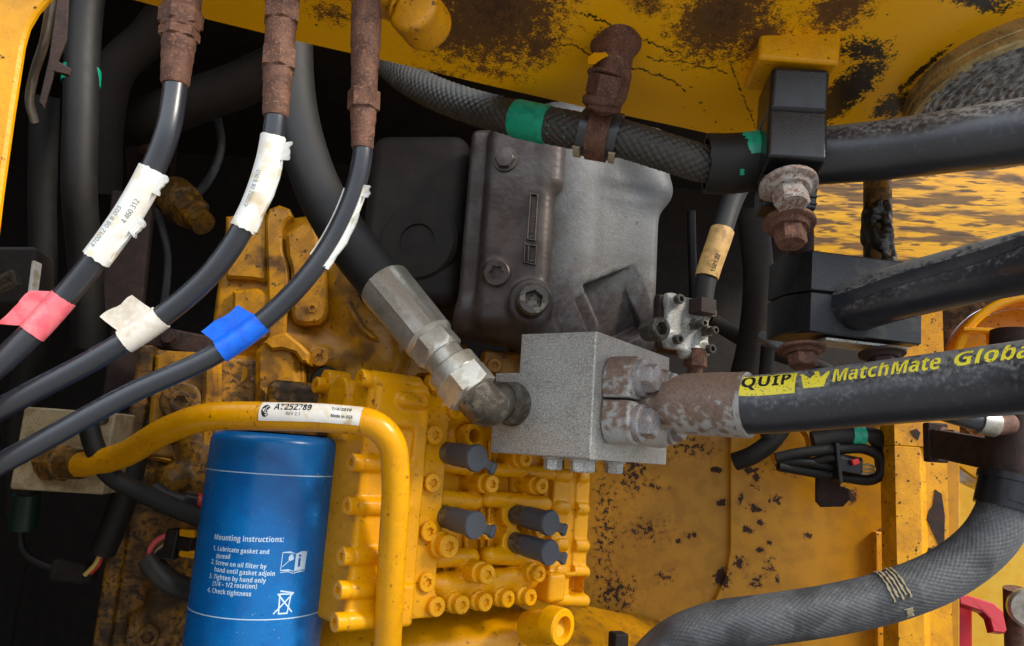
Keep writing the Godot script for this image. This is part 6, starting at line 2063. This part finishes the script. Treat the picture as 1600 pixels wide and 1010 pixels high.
func wiring() -> void:
	# coiled loom on the rear panel
	var root := cable("wire_coil", "black wiring loom coiled and tied against the rear panel", "wiring", M.rubber_dark, 0.0068, [[1212, 716, 0.95], [1250, 708, 0.945], [1310, 702, 0.94], [1352, 702, 0.94], [1376, 716, 0.94], [1378, 738, 0.94], [1362, 750, 0.945], [1320, 746, 0.945], [1270, 738, 0.95], [1216, 728, 0.95]])
	add_cable(root, "cable", M.rubber_dark, 0.006, [[1216, 722, 0.952], [1260, 722, 0.945], [1300, 730, 0.945], [1345, 735, 0.945]])
	add_cable(root, "cable", M.rubber_dark, 0.0055, [[1255, 726, 0.95], [1300, 716, 0.938], [1345, 722, 0.938]])
	var g := Geo.new()
	g.box(Transform3D(Basis(Vector3.BACK, -0.12), P(1325, 728, 0.935)), Vector3(0.030, 0.018, 0.016), 0.002)
	part("connector", g, M.plastic, root)
	g = Geo.new()
	g.box(Transform3D(Basis(Vector3.BACK, 0.4), P(1336, 722, 0.924)), Vector3(0.009, 0.007, 0.006), 0.001)
	part("red_latch", g, M.wire_red, root, "red connector latch")
	for k in 3: add_cable(root, "wire", M.mortar, 0.0016, [[1342, 730 + k * 5, 0.935], [1355, 726 + k * 7, 0.935], [1366, 730 + k * 4, 0.94]])
	g = Geo.new()
	g.box(Transform3D(Basis(Vector3.BACK, 0.1), P(1306, 724, 0.938)), Vector3(0.006, 0.05, 0.022), 0.002)
	part("tie", g, M.plastic, root)
	root = cable("taped_loom", "dark loom with green tape crossing above the coiled wiring", "wiring", M.rubber_dark, 0.013, [[1270, 690, 0.955], [1320, 682, 0.95], [1375, 690, 0.95], [1385, 730, 0.955]])
	var w := Pipe.new([[P(1325, 681, 0.95), 0.0135], [P(1350, 684, 0.95), 0.0135]])
	g = Geo.new()
	g.wrap(w, 0.002, w.length - 0.002, -PI, PI, 0.0002, 0.0012, 24, 4)
	part("marker_tape", g, M.tape_green, root, "green marker tape")
	add_cable(root, "tube", M.yellow_worn, 0.006, [[1310, 705, 0.96], [1340, 696, 0.95], [1358, 690, 0.94]])
	cable("grease_line", "black greasy hose hanging down the seam of the rear panel", "hose", M.rubber_dark, 0.012, [[1240, 640, 0.97], [1205, 690, 0.97], [1175, 712, 0.975], [1148, 722, 0.985]])
	# left: loom ends and connectors
	root = cable("loom_sleeve", "dark cloth loom sleeve ending in cream and red wires at the lower left", "wiring", M.rubber_dark, 0.0125, [[215, 690, 0.74], [196, 770, 0.73], [178, 820, 0.73], [160, 862, 0.73]])
	add_cable(root, "wire", M.wire_cream, 0.0022, [[158, 860, 0.728], [150, 880, 0.724], [132, 899, 0.722]])
	add_cable(root, "wire", M.wire_red, 0.0018, [[160, 862, 0.728], [155, 882, 0.726], [141, 897, 0.724]])
	root = thing("plug_connector", "dim olive cable connector hanging at the lower left", "connector", P(115, 898, 0.735))
	g = Geo.new()
	g.box(Transform3D(Basis(Vector3.BACK, -0.08), P(112, 892, 0.735)), Vector3(0.034, 0.020, 0.018), 0.003)
	g.box(Transform3D(Basis(Vector3.BACK, -0.05), P(138, 896, 0.735)), Vector3(0.012, 0.016, 0.015), 0.002)
	part("body", g, M.interior, root)
	add_cable(root, "cable", M.rubber_dark, 0.0036, [[88, 890, 0.735], [60, 880, 0.735], [36, 860, 0.735], [30, 825, 0.735]])
	root = thing("cable_sensor", "dark green cylindrical sensor cap at the lower left edge", "sensor", P(38, 800, 0.735))
	g = Geo.new()
	g.cone_tube(P(42, 772, 0.735), P(37, 826, 0.735), 0.0128)
	part("cap", g, M.green_cap, root)
	g = Geo.new()
	g.cone_tube(P(44, 715, 0.735), P(42, 774, 0.735), 0.0092)
	part("stem", g, M.interior, root)
	root = cable("black_hose", "black hose running down from the beige block behind the blue filter", "hose", M.rubber_dark, 0.0085, [[135, 650, 0.655], [148, 700, 0.65], [172, 742, 0.655], [225, 772, 0.67], [275, 795, 0.68], [335, 818, 0.69]])
	root = cable("wire_harness", "ribbed black harness with a pink wire and yellow edged connector", "wiring", M.braid, 0.0105, [[232, 872, 0.685], [246, 892, 0.682], [270, 912, 0.684], [310, 926, 0.70]])
	add_cable(root, "wire", M.wire_pink, 0.0026, [[233, 870, 0.683], [236, 855, 0.68], [247, 843, 0.68], [262, 836, 0.682]])
	for k in 3: add_cable(root, "wire", M.mortar if k == 0 else M.rubber_dark, 0.0016, [[240, 868, 0.682], [250, 856 + k * 2, 0.68], [264, 846 + k * 4, 0.682]])
	g = Geo.new()
	g.box(yawed(P(271, 850, 0.683), 0, 0, -4), Vector3(0.012, 0.027, 0.018), 0.002)
	g.box(yawed(P(291, 850, 0.687), 0, 0, -4), Vector3(0.016, 0.014, 0.015), 0.002)
	part("connector", g, M.plastic, root)
	for y in [833.0, 865.0]:
		g = Geo.new()
		g.box(yawed(P(296, y, 0.684), 0, 0, -4), Vector3(0.016, 0.007, 0.012), 0.002)
		part("clip", g, M.yellow, root, "yellow connector clip")
	root = cable("sensor_lead", "short black sensor plug with a red seal beside the filter", "connector", M.rubber_dark, 0.0075, [[242, 765, 0.70], [262, 778, 0.695], [290, 786, 0.695]])
	g = Geo.new()
	g.cone_tube(P(286, 785, 0.695), P(305, 787, 0.70), 0.0105)
	part("body", g, M.plastic, root)
	g = Geo.new()
	g.cone_tube(P(305, 787, 0.70), P(330, 789, 0.705), 0.0095)
	part("seal", g, M.wire_red, root, "red seal")

# ---------------------------------------------------------------- dim things deep in the bay
func background() -> void:
	var root := cable("conduit_hose", "dark braided hose going straight down with a green band at the left", "hose", M.rubber_dark, 0.0165, [[142, -60, 0.78], [130, 60, 0.77], [126, 180, 0.76], [124, 300, 0.76], [132, 400, 0.78], [140, 540, 0.80]])
	var w := Pipe.new([[P(128, 105, 0.768), 0.0168], [P(126, 135, 0.766), 0.0168]])
	var g := Geo.new()
	g.wrap(w, 0.0, w.length, -PI, PI, 0.0003, 0.0012, 24, 4, 0.003, 5)
	part("marker_tape", g, M.tape_green, root, "dim green marker tape")
	cable("return_hose", "thick dim brown hose curving down at the upper left", "hose", M.interior, 0.024, [[290, -20, 0.98], [230, 60, 0.95], [180, 110, 0.93], [162, 180, 0.93], [158, 300, 0.95]])
	cable("bundle_hose", "wide dim hose slanting behind the thin control hoses", "hose", M.interior, 0.030, [[460, 90, 1.02], [380, 130, 1.0], [300, 160, 0.99], [220, 190, 1.0], [150, 200, 1.05]])
	root = thing("rusty_hanger", "thin rusty flat hanger at the upper left", "bracket", P(85, 70, 0.62))
	g = slab(P(85, 80, 0.62), Vector3(0.3, 0, 1).normalized(), [[92, -30], [108, -30], [104, 60], [90, 95], [112, 108], [108, 118], [84, 112], [68, 168], [60, 160], [76, 90]], 0.004, 0.0008)
	part("strip", g, M.rust_dark, root)
	root = thing("cast_strut", "rough rusty brown strut standing behind the control hoses", "strut", P(195, 400, 0.88))
	g = Geo.new()
	g.box(yawed(P(200, 400, 0.88), 20, 0, 3), Vector3(0.045, 0.15, 0.03), 0.004)
	part("upper", g, M.rust_dark, root)
	g = Geo.new()
	g.box(yawed(P(196, 560, 0.88), 20, 0, 2), Vector3(0.035, 0.12, 0.026), 0.004)
	part("lower", g, M.rust_dark, root)
	root = thing("cross_bracket", "reddish rusty cross bracket behind the white tape flag", "bracket", P(290, 540, 0.84))
	g = Geo.new()
	g.box(yawed(P(285, 535, 0.84), 10, 0, -6), Vector3(0.11, 0.024, 0.02), 0.003)
	part("bar", g, M.rust_dark, root)
	place("hex", "bolt", M.rust_dark, root, P(265, 528, 0.825), Vector3(0.1, 0, 1), 0.008, 0.007)
	root = thing("small_pump", "dim brassy fitting glinting between the control hoses", "fitting", P(300, 330, 1.0))
	g = Geo.new()
	seg(g, P(270, 305, 1.02), P(318, 350, 0.98), [Vector2(0, 0.028), Vector2(0.35, 0.028), Vector2(0.4, 0.022), Vector3(0.42, 0.024, 6), Vector3(0.7, 0.024, 6), Vector2(0.72, 0.016), Vector2(1, 0.016)])
	part("body", g, M.yellow_grimy, root)
	root = thing("angle_bracket", "dim rusty angle bracket with a bolt deep behind the first control hose", "bracket", P(225, 250, 1.15))
	g = Geo.new()
	g.box(yawed(P(225, 250, 1.15), 25, 0, 12), Vector3(0.05, 0.16, 0.01), 0.002)
	g.box(yawed(P(262, 262, 1.15), -50, 0, 12), Vector3(0.05, 0.16, 0.01), 0.002)
	part("plate", g, M.rust_dark, root)
	place("hex", "bolt", M.rust, root, P(232, 230, 1.13), Vector3(0.3, 0, 1), 0.012, 0.012)
	cable("cable_run", "dim thin cable looping behind the middle control hose", "cable", M.rubber_dusty, 0.006, [[330, 150, 1.1], [345, 230, 1.08], [320, 290, 1.08], [260, 330, 1.1], [180, 350, 1.12]])
	cable("cable_run", "dim thin cable hanging beside the rusty strut", "cable", M.rubber_dusty, 0.005, [[250, 180, 1.05], [240, 300, 1.04], [262, 400, 1.04], [250, 520, 1.06]])
	root = thing("side_valve", "dark hardware with pale edges at the far left middle", "valve", P(20, 460, 0.62))
	g = Geo.new()
	g.box(yawed(P(20, 440, 0.64), 15, 0, 8), Vector3(0.05, 0.05, 0.05), 0.004)
	part("body", g, M.interior, root)
	g = Geo.new()
	g.cone_tube(P(-10, 450, 0.60), P(24, 434, 0.60), 0.007)
	part("spigot", g, M.steel_dark, root)
	g = Geo.new()
	g.box(yawed(P(54, 438, 0.60), 0, 0, 3), Vector3(0.003, 0.03, 0.01), 0.001)
	part("edge_strip", g, M.sticker, root)
	cable("steel_line", "thin bare steel line at the upper left edge", "pipe", M.steel, 0.0032, [[86, -30, 0.52], [78, 14, 0.52], [70, 62, 0.53], [52, 120, 0.56], [46, 160, 0.57], [54, 190, 0.58]])
	cable("frame_hose", "dim black hose down the inside of the left wall", "hose", M.rubber_dark, 0.014, [[70, 150, 0.80], [66, 300, 0.82], [64, 480, 0.84], [30, 640, 0.86], [20, 800, 0.9]])
	for q in [["large dim hose passing behind the small pilot valve", [[1175, 330, 1.0], [1185, 440, 0.99], [1175, 540, 1.0], [1150, 640, 1.02]], 0.02], ["dim slanting hose in the gap left of the lower clamp", [[1110, 500, 1.05], [1180, 540, 1.05], [1290, 580, 1.03], [1400, 650, 1.0]], 0.011], ["pale grey tube bent below the lower clamp", [[1200, 540, 0.86], [1196, 600, 0.87], [1198, 680, 0.9]], 0.008], ["dim vertical hose just right of the pump", [[1080, 330, 1.05], [1082, 420, 1.05], [1084, 480, 1.06]], 0.006]]:
		cable("return_hose", q[0], "hose", M.interior if q[2] > 0.01 else M.rubber_dark, q[2], q[1])
	root = thing("cross_pipe", "dark crossing strap below the lower clamp", "strap", P(1215, 545, 0.84))
	g = Geo.new()
	g.box(yawed(P(1205, 535, 0.84), 0, 0, -28), Vector3(0.035, 0.010, 0.012), 0.003)
	part("strap", g, M.rubber_dusty, root)
	root = thing("cross_plate", "dim yellow plate low behind the silver block", "plate", P(800, 570, 0.80))
	g = Geo.new()
	g.box(yawed(P(785, 572, 0.80), 10), Vector3(0.045, 0.028, 0.03), 0.003)
	part("plate", g, M.yellow_shaded, root)
	place("lobe", "bolt", M.yellow_shaded, root, P(771, 572, 0.78), Vector3(0.3, 0, 1), 0.008, 0.006)
